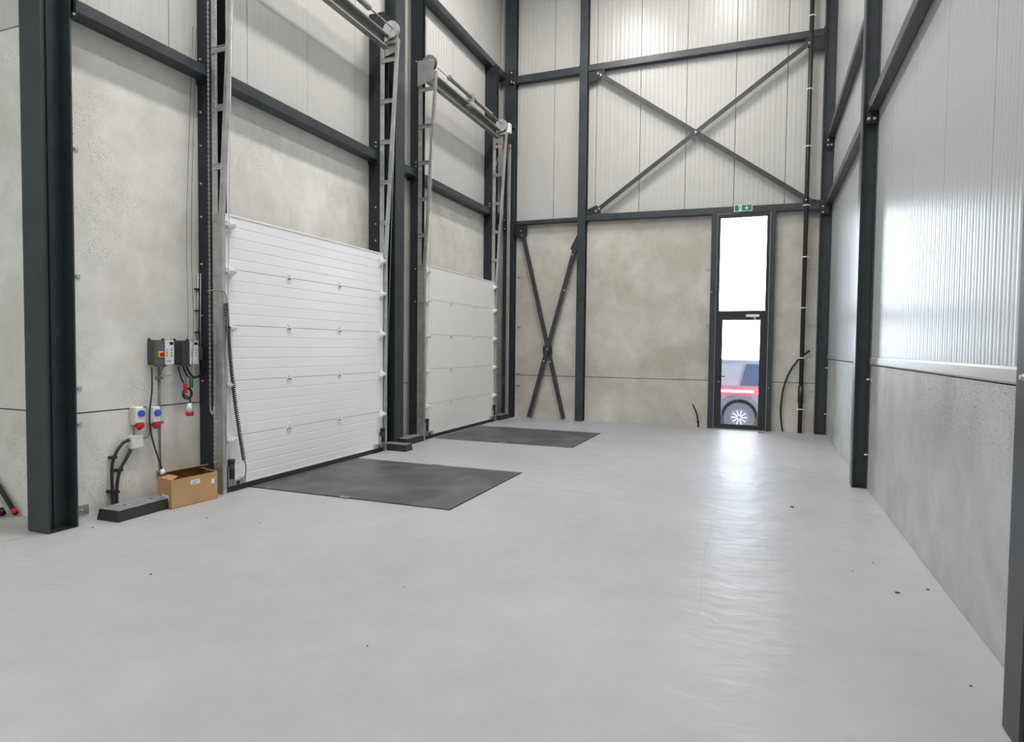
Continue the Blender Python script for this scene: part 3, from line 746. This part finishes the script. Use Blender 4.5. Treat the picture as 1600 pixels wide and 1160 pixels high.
# ------------------------------------------------------------------ black kerb blocks with metal tops
def block(x0, x1, y0, y1, label, h=.10, taper=.015):
    t = empty('kerb_block', ((x0+x1)/2, (y0+y1)/2, 0), label, 'kerb block', 'black kerb blocks')
    mb = MB(); c = taper
    v = [(x0, y0, 0), (x1, y0, 0), (x1, y1, 0), (x0, y1, 0), (x0+c, y0+c, h), (x1-c, y0+c, h), (x1-c, y1-c, h), (x0+c, y1-c, h)]
    mb.add(v, [(3, 2, 1, 0), (4, 5, 6, 7), (0, 1, 5, 4), (1, 2, 6, 5), (2, 3, 7, 6), (3, 0, 4, 7)])
    obj('body', mb, m_blkbox, t, bevel=.005)
    obj('top_plate', MB().bbox(x0+c-.004, x1-c+.004, y0+c-.004, y1-c+.004, h, h+.005, .002), m_blktop, t)
    xm = (x0+x1)/2; L = y1-y0; Lx = x1-x0
    for f_ in (.28, .72):
        p = (xm, y0+L*f_) if L > Lx else (x0+Lx*f_, (y0+y1)/2)
        obj('recess', MB().cyl((p[0], p[1], h+.0052), (p[0], p[1], h+.0066), .018, 14), m_rubber, t)
    return t
def block_rot(c, lx, ly, ang, label, h=.10):
    t = block(-lx/2, lx/2, -ly/2, ly/2, label, h)
    t.location = (c[0], c[1], 0); t.rotation_euler = (0, 0, ang); return t
block_rot((-.115, 4.215, 0), .27, .62, math.radians(2), 'long black kerb block with grey top under the sockets')
block_rot((.15, 8.36, 0), .42, .21, 0, 'black kerb block at the foot of the column between the doors')
block_rot((-.05, 9.08, 0), .22, .56, 0, 'black kerb block left of the far dock door')
block_rot((-.02, 12.98, 0), .19, .56, 0, 'black kerb block by the back corner column')

# ------------------------------------------------------------------ exit door
E_ = empty('door_3', (4.93, 13.36, 0), 'tall narrow black-framed glass exit door with transom window', 'exit door', kind='structure')
yd = 13.38
def frame_rect(mb, x0, x1, z0, z1, w, y0, y1, wb=None, wt=None):
    wb = w if wb is None else wb; wt = w if wt is None else wt
    return mb.box(x0, x0+w, y0, y1, z0, z1).box(x1-w, x1, y0, y1, z0, z1).box(x0+w, x1-w, y0, y1, z1-wt, z1).box(x0+w, x1-w, y0, y1, z0, z0+wb)
obj('outer_frame', MB().box(4.448, 4.492, yd-.02, yd+.06, 0, 4.29).box(5.380, 5.425, yd-.02, yd+.06, 0, 4.29).box(4.492, 5.380, yd-.02, yd+.06, 4.215, 4.29).box(4.492, 5.380, yd-.02, yd+.06, 2.301, 2.346), m_doorframe, E_)
tw_ = obj('transom_window', frame_rect(MB(), 4.480, 5.392, 2.342, 4.24, .028, yd-.005, yd+.045), m_doorframe, E_)
obj('pane', MB().box(4.49, 5.382, yd+.018, yd+.026, 2.350, 4.222), m_glass, tw_)
lf = obj('door_leaf', frame_rect(MB(), 4.490, 5.383, .012, 2.301, .092, yd-.015, yd+.045, wb=.085, wt=.115), m_doorframe, E_)
obj('pane', MB().box(4.575, 5.295, yd+.018, yd+.026, .09, 2.19), m_glass, lf)
obj('glazing_bead', frame_rect(MB(), 4.580, 5.292, .095, 2.182, .008, yd-.022, yd-.015), m_doorframe, lf)
obj('handle', MB().cyl((4.535, yd-.016, 1.06), (4.535, yd-.065, 1.06), .009, 8).cyl((4.530, yd-.065, 1.06), (4.655, yd-.065, 1.055), .009, 8).bbox(4.520, 4.550, yd-.022, yd-.015, .90, 1.12, .003), m_steel2, lf)
obj('lock_cylinder', MB().cyl((4.535, yd-.015, .945), (4.535, yd-.032, .945), .012, 10), m_bolt, lf)
dc = obj('door_closer', MB().bbox(5.02, 5.27, yd-.065, yd-.016, 2.245, 2.29, .006), m_bracket, lf)
obj('closer_arm', MB().bar((5.10, yd-.045, 2.240), (5.20, yd-.045, 2.215), .014, .006, (0, 1, 0)).cyl((5.19, yd-.045, 2.19), (5.19, yd-.045, 2.245), .012, 8), m_bracket, lf)
obj('threshold', MB().prism([(13.31, 0), (13.60, 0), (13.60, .012), (13.34, .012)], 'x', 4.45, 5.42), m_galvd, E_)
obj('hinge', MB().cyl((5.39, yd-.03, .5), (5.39, yd-.03, .6), .010, 8), m_doorframe, E_)
# reveal lining
obj('lining', MB().box(4.440, 4.4475, yd-.02, YB+.30, 0, 4.30).box(5.4255, 5.433, yd-.02, YB+.30, 0, 4.30).box(4.4475, 5.4255, yd+.06, YB+.30, 4.2905, 4.30).box(4.4475, 5.4255, yd-.02, yd+.06, 4.2905, 4.30), m_flash, E_)
for x0, x1, lb in ((4.332, 4.438, 'dark steel post left of the glass exit door'), (5.435, 5.52, 'dark steel post right of the glass exit door')):
    t = empty('door_post', ((x0+x1)/2, 13.42, 0), lb, 'post', 'posts of the exit door')
    obj('shaft', MB().box(x0, x1, 13.345, 13.495, .006, 4.30), m_steel, t, bevel=.006)
    obj('base_plate', MB().box(x0-.004, x1+.002, 13.335, 13.498, 0, .008), m_steel2, t)
    bolt(t, (x0+.03, 13.345, 2.75 if x0 < 5 else .85), '-y', .008)
# exit sign
sg = empty('exit_sign', (4.92, 13.33, 4.33), 'small green emergency exit sign with running figure and down arrow above the exit door', 'sign')
ys = 13.335
obj('housing', MB().bbox(4.750, 5.090, ys-.0, ys+.022, 4.318, 4.452, .004), m_signw, sg)
obj('green_face', MB().box(4.765, 5.075, ys-.002, ys, 4.330, 4.440), m_signg, sg)
obj('doorway_symbol', MB().box(4.835, 4.895, ys-.0035, ys-.002, 4.333, 4.437), m_signw, sg)
mn = MB()
mn.cyl((4.872, ys-.0035, 4.422), (4.872, ys-.005, 4.422), .008, 10)
for a, b_, w in (((4.868, 4.412), (4.858, 4.382), .014), ((4.866, 4.408), (4.888, 4.396), .006), ((4.864, 4.408), (4.846, 4.398), .006), ((4.858, 4.384), (4.878, 4.366), .008), ((4.878, 4.366), (4.876, 4.345), .007), ((4.857, 4.384), (4.848, 4.362), .008), ((4.848, 4.362), (4.832, 4.352), .007)):
    mn.bar((a[0], ys-.0042, a[1]), (b_[0], ys-.0042, b_[1]), w, .0015, (b_[1]-a[1], 0, -(b_[0]-a[0])))
obj('running_figure', mn, m_signg, sg)
obj('arrow_symbol', MB().prism([(4.974, 4.425), (4.974, 4.378), (4.955, 4.396), (4.948, 4.388), (4.983, 4.345), (5.018, 4.388), (5.011, 4.396), (4.992, 4.378), (4.992, 4.425)], 'y', ys-.0035, ys-.002), m_signw, sg)

# wooden block by the door
tag(obj('wood_block', MB().bbox(5.29, 5.40, 13.02, 13.08, 0, .028, .003), m_wood, loc=(5.34, 13.05, 0)), 'small brown wooden wedge lying on the floor at the exit door', 'wood block')

# ------------------------------------------------------------------ drain pipe and hoses on the back wall
pp = empty('drain_pipe', (6.06, 13.40, 0), 'tall dark green-black drainpipe left of the back right column', 'pipe')
obj('pipe', MB().cyl((6.045, 13.36, 0), (6.06, 13.36, ZC), .040, 18), m_pipe, pp)
obj('sleeve', MB().cyl((6.045, 13.36, .58), (6.045, 13.36, .90), .050, 18).cyl((6.045, 13.36, .90), (6.045, 13.36, .915), .050, 18, .042), m_pipe, pp)
for z in (.46, 1.45, 2.41, 3.38, 4.36, 5.47, 6.54, 7.9):
    xx = 6.045+.015*z/ZC
    obj('clamp', MB().cyl((xx, 13.36, z-.010), (xx, 13.36, z+.010), .044, 18).box(xx-.065, xx+.065, 13.352, 13.368, z-.008, z+.008).box(xx-.01, xx+.01, 13.40, YB, z-.008, z+.008), m_bracket, pp)
hs = empty('hose', (5.75, 13.4, 0), 'thin black hose curving from the drainpipe down to the floor', 'hose')
obj('tube', MB().tube(catmull([(6.16, 13.40, 1.575), (6.10, 13.425, 1.52), (6.01, 13.44, 1.44), (5.85, 13.45, 1.19), (5.745, 13.45, .88), (5.70, 13.45, .50), (5.71, 13.44, .22), (5.745, 13.43, .0)], 8), .016, 10), m_rubber, hs)
obj('end_cap', MB().cyl((6.155, 13.40, 1.572), (6.185, 13.395, 1.59), .022, 10), m_rubber, hs)
st = empty('cable_stub', (4.14, 13.42, 0), 'short black cable stub with red tip rising from the floor left of the exit door', 'cable')
obj('tube', MB().tube(catmull([(4.15, 13.43, 0), (4.145, 13.43, .13), (4.11, 13.42, .30), (4.045, 13.41, .45)], 6), .015, 8), m_rubber, st)
obj('tip', MB().cyl((4.045, 13.41, .45), (4.030, 13.405, .48), .012, 8), m_red, st)
obj('clip', MB().box(4.12, 4.19, 13.405, 13.415, .10, .115), m_rubber, st)

# ------------------------------------------------------------------ control boxes on the dock wall
def control(y0, y1, z0, z1, label, second=False):
    t = empty('control_box', (XL, (y0+y1)/2, z0), label, 'control box', 'door control boxes')
    x0, x1 = XL+.002, XL+.14
    L = y1-y0
    obj('housing', MB().prism([(x0, y0), (x1-.012, y0), (x1, y0+.012), (x1, y1-.012), (x1-.012, y1), (x0, y1)], 'z', z0, z1), m_box, t)
    obj('side_cover', MB().box(x1-.04, x1+.003, y0-.002, y0+L*.40, z0+.004, z1-.004), m_box2 if not second else m_box, t)
    fp = obj('face_plate', MB().bbox(x1, x1+.006, y0+L*.42, y1-.006, z0+.004, z1-.004, .002), m_face, t)
    yA, yB = y0+L*.42, y1-.006; w = yB-yA
    obj('display', MB().box(x1+.006, x1+.008, yA+w*.5, yA+w*.92, z1-.045, z1-.018), m_disp, fp)
    for zz in (z0+.12, z0+.09, z0+.06):
        for yy in (yA+w*.2, yA+w*.7):
            obj('button', MB().cyl((x1+.006, yy, zz+.03), (x1+.010, yy, zz+.03), .009, 8), m_mark, fp)
    obj('label_strip', MB().box(x1+.006, x1+.007, yA+w*.15, yA+w*.6, z0+.03, z0+.045), m_mark, fp)
    for yy in (y0+.015, y1-.02):
        obj('mounting_lug', MB().box(x0, x0+.012, yy-.01, yy+.01, z1, z1+.018), m_steel2, t)
    for yy in np.linspace(y0+.04, y1-.04, 4):
        obj('cable_gland', MB().cyl((XL+.06, float(yy), z0-.022), (XL+.06, float(yy), z0), .011, 8), m_conduit, t)
    if not second:
        sw = obj('main_switch', MB().bbox(x1+.003, x1+.012, y0+.004, y0+.062, z0+.075, z0+.135, .003), m_yel, t)
        obj('switch_knob', MB().cyl((x1+.012, y0+.033, z0+.105), (x1+.035, y0+.033, z0+.105), .018, 12).box(x1+.03, x1+.045, y0+.026, y0+.040, z0+.085, z0+.125), m_red, sw)
    else:
        obj('door_film', MB().box(x1+.008, x1+.009, yA+.012, yB-.012, z0+.02, z1-.05), m_face, fp)
    return t
control(4.50, 4.69, 1.385, 1.63, 'grey door control box with yellow and red main switch')
control(4.79, 4.985, 1.38, 1.63, 'grey door control box without switch, next to the chain post', True)

# pull cords with grips
for nm, pth, gm, gz, lb in (('red', [(XL+.05, 5.03, 4.9), (XL+.05, 4.93, 2.9), (XL+.15, 4.85, 1.8), (XL+.16, 4.80, 1.16)], m_red, 1.09, 'red pull grip hanging on a thin cord below the control boxes'),
                            ('green', [(XL+.05, 5.07, 4.9), (XL+.05, 4.99, 2.9), (XL+.15, 4.915, 1.8), (XL+.16, 4.873, 1.20)], m_grn, 1.14, 'green pull grip hanging on a thin cord below the control boxes')):
    e = pth[-1]
    t = empty('pull_cord', (e[0], e[1], gz), lb, 'pull cord')
    obj('cord', MB().tube(catmull(pth, 6), .0022, 5), m_rubber, t)
    obj('grip', MB().bbox(e[0]-.015, e[0]+.015, e[1]-.02, e[1]+.02, gz, gz+.105, .008), gm, t)
# cables of the boxes
def cable(name, P, r, label, cat='cable', mat=None, n_=8):
    t = obj(name, MB().tube(catmull(P, n_), r, 8), mat or m_rubber, loc=P[0]); return tag(t, label, cat)
cable('cable', [(XL+.06, 4.905, 1.36), (XL+.065, 4.955, 1.27), (XL+.06, 5.03, 1.245), (XL+.07, 5.095, 1.30), (XL+.08, 5.11, 1.42)], .010, 'thick black cable looping from the right control box to the chain post')
cable('cable', [(XL+.06, 4.86, 1.36), (XL+.07, 4.90, 1.27), (XL+.07, 4.97, 1.235), (XL+.075, 5.05, 1.245)], .007, 'thinner black cable looping beside the thick one under the right control box')
cable('thin_cable', [(XL+.03, 4.60, 1.33), (XL+.03, 4.66, 1.275), (XL+.03, 4.74, 1.275), (XL+.03, 4.80, 1.31), (XL+.04, 4.82, 1.36)], .0035, 'thin grey cable sagging between the two control boxes', mat=m_conduit)
pc = empty('plug_cable', (XL+.1, 4.85, 1.0), 'black cable coiled in a loop ending in a white and red industrial plug', 'power cable')
loop = [(XL+.06, 4.80, 1.36), (XL+.10, 4.80, 1.25), (XL+.13, 4.83, 1.16)]
for k in range(0, 15):
    a = math.pi*.5-2*math.pi*k/8; loop.append((XL+.15+.008*k/4, 4.82+.055*math.cos(a)+.0, 1.085+.055*math.sin(a)))
loop += [(XL+.17, 4.85, 1.02), (XL+.16, 4.845, .98)]
obj('cord', MB().tube(catmull(loop, 5), .0075, 8), m_rubber, pc)
obj('plug_body', MB().cyl((XL+.16, 4.845, .985), (XL+.16, 4.85, .90), .022, 12, .036), m_white, pc)
obj('plug_shroud', MB().cyl((XL+.16, 4.85, .90), (XL+.16, 4.852, .855), .036, 12), m_red, pc)
# conduit
cdn = empty('wall_conduit', (XL+.02, 4.62, 0), 'thin grey vertical conduit running down from the left control box', 'conduit')
obj('tube', MB().cyl((XL+.014, 4.62, .05), (XL+.014, 4.622, 1.36), .010, 8), m_conduit, cdn)
for z in (1.25, .80, .30): obj('clip', MB().box(XL, XL+.03, 4.585, 4.655, z-.012, z+.012), m_conduit, cdn)
obj('fan_cables', MB().tube([(XL+.03, 4.60, 1.37), (XL+.02, 4.62, 1.29)], .004, 6).tube([(XL+.03, 4.66, 1.37), (XL+.02, 4.625, 1.29)], .004, 6), m_conduit, cdn)
# long cable to the plug in the carton
lc = empty('long_cable', (XL+.1, 4.5, .3), 'long black cable dropping from the left control box into the cardboard carton', 'power cable')
obj('cord', MB().tube(catmull([(XL+.06, 4.50, 1.36), (XL+.09, 4.475, 1.14), (XL+.115, 4.425, .90), (XL+.12, 4.44, .70), (XL+.12, 4.50, .50), (XL+.13, 4.545, .345)], 8), .0075, 8), m_rubber, lc)
obj('plug', MB().cyl((XL+.13, 4.545, .35), (XL+.14, 4.56, .27), .016, 10, .03), m_white, lc)
# sockets
def socket_(y0, y1, zt, label):
    t = empty('power_socket', (XL, (y0+y1)/2, zt-.15), label, 'socket', 'wall sockets')
    x0 = XL+.002
    obj('back_box', MB().bbox(x0, x0+.06, y0, y1, zt-.17, zt, .006), m_sock, t)
    ym = y0+(y1-y0)*.60
    obj('front_cover', MB().prism([(x0+.06, zt-.165), (x0+.095, zt-.15), (x0+.085, zt-.01), (x0+.06, zt)], 'y', max(ym-.045, y0+.004), ym+.036), m_white, t)
    obj('blue_flap', MB().cyl((x0+.085, ym, zt-.065), (x0+.108, ym, zt-.063), .033, 16).bbox(x0+.1, x0+.112, ym-.026, ym+.026, zt-.092, zt-.038, .003), m_blue, t)
    obj('red_socket', MB().cyl((x0+.05, ym, zt-.175), (x0+.085, ym, zt-.205), .030, 16).bbox(x0+.055, x0+.10, ym-.034, ym+.034, zt-.20, zt-.160, .004), m_red, t)
    return t
socket_(4.295, 4.39, .985, 'wall socket unit with blue flap and red outlet above the white junction box')
socket_(4.482, 4.558, .975, 'smaller wall socket unit with blue flap and red outlet beside the long black cable')
jb = empty('junction_box', (XL, 4.34, .6), 'square white junction box on the wall below the sockets', 'junction box')
obj('box', MB().bbox(XL, XL+.055, 4.285, 4.405, .585, .71, .006), m_white, jb)
obj('lid', MB().bbox(XL+.055, XL+.062, 4.292, 4.398, .592, .703, .003), m_white, jb)
for p in ((4.275, .675), (4.30, .585)): obj('gland', MB().cyl((XL+.03, p[0], p[1]), (XL+.03, p[0]-.02, p[1]-.012), .018, 10), m_conduit, jb)
cable('short_cable', [(XL+.03, 4.325, .80), (XL+.032, 4.322, .76), (XL+.03, 4.325, .71)], .008, 'short dark cable between the first socket and the white junction box', mat=m_conduit)
cable('short_cable', [(XL+.03, 4.50, .80), (XL+.032, 4.50, .73), (XL+.03, 4.47, .68), (XL+.03, 4.41, .665)], .009, 'dark cable bending from the second socket to the white junction box', mat=m_conduit)
for P, lb in (([(XL+.035, 4.262, .672), (XL+.04, 4.20, .648), (XL+.045, 4.135, .58), (XL+.045, 4.092, .47), (XL+.045, 4.085, .34), (XL+.045, 4.09, .18), (XL+.04, 4.10, .0)], 'thick black corrugated hose, left one, curving down from the junction box to the floor'),
              ([(XL+.035, 4.285, .575), (XL+.04, 4.235, .50), (XL+.045, 4.17, .41), (XL+.045, 4.142, .31), (XL+.045, 4.13, .20), (XL+.04, 4.135, .0)], 'thick black corrugated hose, right one, dropping from the junction box to the floor')):
    t = empty('corrugated_hose', P[-1], lb, 'hose', 'corrugated hoses')
    pts = catmull(P, 10); obj('tube', MB().tube(pts, .0145, 10), m_rubber, t)
    for i in (int(len(pts)*.42), int(len(pts)*.80)):
        q = pts[i]; obj('clip', MB().box(XL, q[0]+.018, q[1]-.03, q[1]+.02, q[2]-.012, q[2]+.012), m_rubber, t)
# conduit with small box on the chain post
t = empty('post_conduit', (XL+.02, 5.09, 1.4), 'thin galvanised conduit with small grey box beside the chain post', 'conduit')
obj('tube', MB().cyl((XL+.02, 5.085, 1.55), (XL+.02, 5.095, 2.35), .009, 8).cyl((XL+.045, 5.10, 1.55), (XL+.045, 5.105, 2.35), .007, 8), m_galv, t)
obj('box', MB().bbox(XL+.002, XL+.06, 5.06, 5.115, 1.42, 1.56, .005), m_box2, t)
for z in (2.18, 1.95, 1.72): obj('clip', MB().box(XL, XL+.04, 5.06, 5.118, z-.008, z+.008), m_steel2, t)

# ------------------------------------------------------------------ cardboard carton
ct = empty('cardboard_box', (.03, 4.66, 0), 'open brown cardboard carton with white labels on the floor by the dock door', 'carton')
ca, cb2, cc2, cd2 = Vector((-.20, 4.50, 0)), Vector((.068, 4.425, 0)), Vector((.105, 4.942, 0)), Vector((-.165, 5.01, 0))
H = .285
def wallq(a, b_, h0, h1, out=Vector((0, 0, 0)), th=.006, za=0.):
    a, b_ = Vector(a), Vector(b_); d = (b_-a).normalized(); nn = Vector((d.y, -d.x, 0))*th
    v = [a+Vector((0, 0, za)), b_+Vector((0, 0, za)), b_+out+Vector((0, 0, h1)), a+out+Vector((0, 0, h0))]
    v2 = [p-nn for p in v]
    return MB().add(v+v2, [(0, 1, 2, 3), (7, 6, 5, 4), (0, 4, 5, 1), (1, 5, 6, 2), (2, 6, 7, 3), (3, 7, 4, 0)])
obj('front_side', wallq(cb2, cc2, H, H-.004), m_card, ct)
obj('left_side', wallq(ca, cb2, H-.01, H), m_card, ct)
obj('back_side', wallq(cd2, ca, H, H), m_cardin, ct)
obj('right_side', wallq(cc2, cd2, H, H), m_card, ct)
obj('bottom', MB().add([ca+Vector((0, 0, .003)), cb2+Vector((0, 0, .003)), cc2+Vector((0, 0, .003)), cd2+Vector((0, 0, .003)), ca+Vector((0, 0, .009)), cb2+Vector((0, 0, .009)), cc2+Vector((0, 0, .009)), cd2+Vector((0, 0, .009))], [(0, 3, 2, 1), (4, 5, 6, 7), (0, 1, 5, 4), (1, 2, 6, 5), (2, 3, 7, 6), (3, 0, 4, 7)]), m_cardin, ct)
up3 = lambda p, z: Vector((p.x, p.y, z))
# flaps
def flap(a, b_, out, dz, inset, mat, th=.005):
    a, b_ = Vector(a), Vector(b_); d = (b_-a).normalized()
    v = [a, b_, b_+out+Vector((0, 0, dz))-d*inset, a+out+Vector((0, 0, dz))+d*inset]; n2 = Vector((0, 0, -th))
    nn = (v[1]-v[0]).cross(v[3]-v[0]).normalized()*th
    v2 = [p-nn for p in v]
    return obj('flap', MB().add(v+v2, [(0, 1, 2, 3), (7, 6, 5, 4), (0, 4, 5, 1), (1, 5, 6, 2), (2, 6, 7, 3), (3, 7, 4, 0)]), mat, ct)
flap(up3(cd2, H), up3(ca, H), Vector((.10, -.0, 0)), .055, .02, m_cardin)
flap(up3(cc2, H-.004), up3(cd2, H), Vector((-.01, -.09, 0)), .035, .02, m_card)
flap(up3(ca, H-.01), up3(cb2, H), Vector((.02, .06, 0)), .03, .01, m_card)
# labels
def sticker(a, b_, f0, f1, z0, z1, name='label', mat=m_label, off=.002):
    d = Vector(b_)-Vector(a); nn = Vector((d.y, -d.x, 0)).normalized()*off
    p, q = Vector(a)+d*f0+nn, Vector(a)+d*f1+nn
    v = [up3(p, z0), up3(q, z0), up3(q, z1), up3(p, z1)]
    v2 = [w-nn*.8 for w in v]
    return obj(name, MB().add(v+v2, [(0, 1, 2, 3), (7, 6, 5, 4), (0, 4, 5, 1), (1, 5, 6, 2), (2, 6, 7, 3), (3, 7, 4, 0)]), mat, ct)
sticker(cb2, cc2, .40, .60, .200, .245)
sticker(cb2, cc2, .43, .52, .210, .218, 'label_text', m_ink, .003)
sticker(cb2, cc2, .43, .56, .228, .233, 'label_text', m_ink, .003)
sticker(ca, cb2, .30, .80, .070, .125)
sticker(ca, cb2, .38, .60, .085, .095, 'label_text', m_ink, .003)
sticker(cb2, cc2, .86, .93, .165, .215)

# ------------------------------------------------------------------ tools in the far left bay
tg = 'long-handled tools leaning in the side bay'
def tool(p0, p1, r, label, tipmat, headmat=None):
    t = empty('tool', p0, label, 'tool', tg)
    obj('shaft', MB().cyl(p0, p1, r, 10), m_rubber, t)
    d = (Vector(p1)-Vector(p0)).normalized()
    obj('tip', MB().cyl(Vector(p0)-d*.0, Vector(p0)+d*.05, r*1.25, 10), tipmat, t)
    if headmat: obj('collar', MB().cyl(Vector(p0)+d*.06, Vector(p0)+d*.17, r*1.2, 10), headmat, t)
tool((-.99, 3.68, .03), (-1.46, 3.70, .44), .020, 'black pole with red end leaning in the side bay at far left', m_red)
tool((-1.07, 3.62, .03), (-1.50, 3.66, .42), .022, 'black pole with white collar leaning in the side bay at far left', m_rubber, m_white)
t = empty('cable_coil', (-1.27, 3.60, 0), 'small red and white coil of cord on the floor at far left', 'cord coil')
co = []
for i in range(90):
    a = i*.42; rr = .075+.02*math.sin(i*.9); co.append((-1.27+rr*math.cos(a), 3.60+rr*.8*math.sin(a), .012+.035*i/90))
obj('cord', MB().tube(co, .006, 5), simple('pink_cord', (.6, .33, .32), .6), t)
obj('cord', MB().tube([(p[0]*1.0-.02, p[1]-.01, p[2]+.012) for p in co[::2]], .006, 5), m_white, t)

# ------------------------------------------------------------------ crumbs on the floor
deb = [(6.183, 4.782, .016, 'larger dark leaf-like crumb on the floor near the right wall'), (6.388, 4.929, .013, 'flat dark crumb on the floor closest to the right wall'),
       (6.131, 5.395, .008, 'small dark crumb on the floor beyond the larger crumb at right'), (5.962, 5.13, .008, 'small dark crumb on the floor left of the larger crumb at right'),
       (5.642, 6.992, .022, 'elongated dark scrap on the floor right of the bright door reflection'), (6.277, 3.573, .008, 'tiny crumb in the bottom right of the floor'),
       (1.415, 3.116, .010, 'small crumb on the floor in front of the large left column'), (3.142, 3.598, .007, 'tiny crumb on the open floor in front of the near leveller'),
       (-.03, 3.72, .010, 'small crumb on the floor between the large left column and the black kerb block'), (3.391, 2.807, .006, 'tiny crumb at the bottom middle of the floor'),
       (.611, 4.335, .010, 'small crumb on the floor just in front of the cardboard carton'), (1.167, 4.395, .008, 'tiny crumb on the floor between carton and near leveller corner'),
       (5.927, 5.634, .005, 'minute crumb on the floor between door reflection and right wall')]
for i, (x, y, r, lab) in enumerate(deb):
    mb = MB(); rnd = random.Random(i); nv = 7
    P = [(x+r*(.5+.6*rnd.random())*math.cos(2*math.pi*k/nv), y+r*1.2*(.4+.6*rnd.random())*math.sin(2*math.pi*k/nv)) for k in range(nv)]
    mb.prism(P, 'z', 0, r*.35)
    o = obj('floor_crumb', mb, m_debris, loc=(x, y, 0)); tag(o, lab, 'debris', 'crumbs of debris on the floor')

# ------------------------------------------------------------------ outside: ground and parked vehicle
GZ = -.42
g_ = obj('ground', MB().box(-40, 50, 13.85, 70, GZ-.1, GZ), m_asph); tag(g_, kind='structure')
V = empty('car', (5.9, 17.0, GZ), 'dark off-road vehicle with a red light strip parked outside the exit door', 'car')
y0, y1 = 16.25, 17.95
def sidepoly(P, a, b_): return MB().prism(P, 'y', a, b_)
wx1, wx2, wz, R = 4.86, 7.45, GZ+.37, .36
def arch(cx, r, n_=10): return [(cx+r*math.cos(math.pi-math.pi*k/n_), wz+.03+r*math.sin(math.pi*k/n_)) for k in range(n_+1)]
low = [(4.20, wz+.02)]+arch(wx1, .44)+arch(wx2, .44)+[(8.25, wz+.02), (8.30, .62), (4.15, .62)]
obj('body', sidepoly(low, y0+.02, y1-.02), m_carp, V, bevel=.02)
cab = [(4.18, .62), (7.05, .62), (6.50, 1.28), (6.30, 1.34), (4.32, 1.36), (4.20, 1.25)]
obj('cabin', sidepoly(cab, y0+.10, y1-.10), m_carp, V, bevel=.03)
obj('side_window', sidepoly([(4.87, .72), (5.48, .72), (5.48, 1.24), (5.0, 1.25)], y0+.085, y0+.10), m_carb, V)
obj('side_window', sidepoly([(4.30, .72), (4.80, .72), (4.92, 1.25), (4.34, 1.25)], y0+.085, y0+.10), simple('pale_panel', (.16, .155, .17), .4), V)
obj('side_window', sidepoly([(5.56, .72), (6.75, .72), (6.38, 1.22), (5.56, 1.24)], y0+.085, y0+.10), m_carb, V)
for cx in (wx1, wx2):
    for yy, s_ in ((y0+.02, 1), (y1-.24, 1)):
        w_ = obj('wheel', MB().cyl((cx, yy, wz), (cx, yy+.22, wz), R, 32), m_tyre, V)
        if yy < 17:
            obj('rim', MB().cyl((cx, yy-.006, wz), (cx, yy, wz), .215, 28), m_rim, w_)
            sp = MB()
            for k in range(10):
                a = 2*math.pi*k/10; sp.bar((cx+.04*math.cos(a), yy-.012, wz+.04*math.sin(a)), (cx+.18*math.cos(a), yy-.012, wz+.18*math.sin(a)), .022, .01, (0, 0, 1) if abs(math.sin(a)) < .7 else (1, 0, 0))
            obj('spokes', sp, m_galv, w_)
    fa = MB(); n_ = 14
    ring = [(cx+rr*math.cos(math.pi*k/n_), wz+.03+rr*math.sin(math.pi*k/n_)) for rr, rg in ((.52, range(n_+1)), (.42, range(n_, -1, -1))) for k in rg]
    obj('fender_flare', MB().prism(ring, 'y', y0-.05, y0+.04), m_tyre, V)
obj('wheel_well', MB().box(4.36, 5.36, y0+.30, y0+.34, GZ+.12, .5).box(6.95, 7.95, y0+.30, y0+.34, GZ+.12, .5), m_tyre, V)
obj('light_strip', MB().bbox(4.35, 5.60, y0-.03, y0+.02, .525, .645, .01), m_light, V)
obj('light_core', MB().box(4.36, 5.18, y0-.036, y0-.030, .565, .61), m_lightc, V)
obj('bumper', MB().bbox(4.02, 4.22, y0+.1, y1-.1, wz+.05, wz+.28, .02), m_tyre, V)
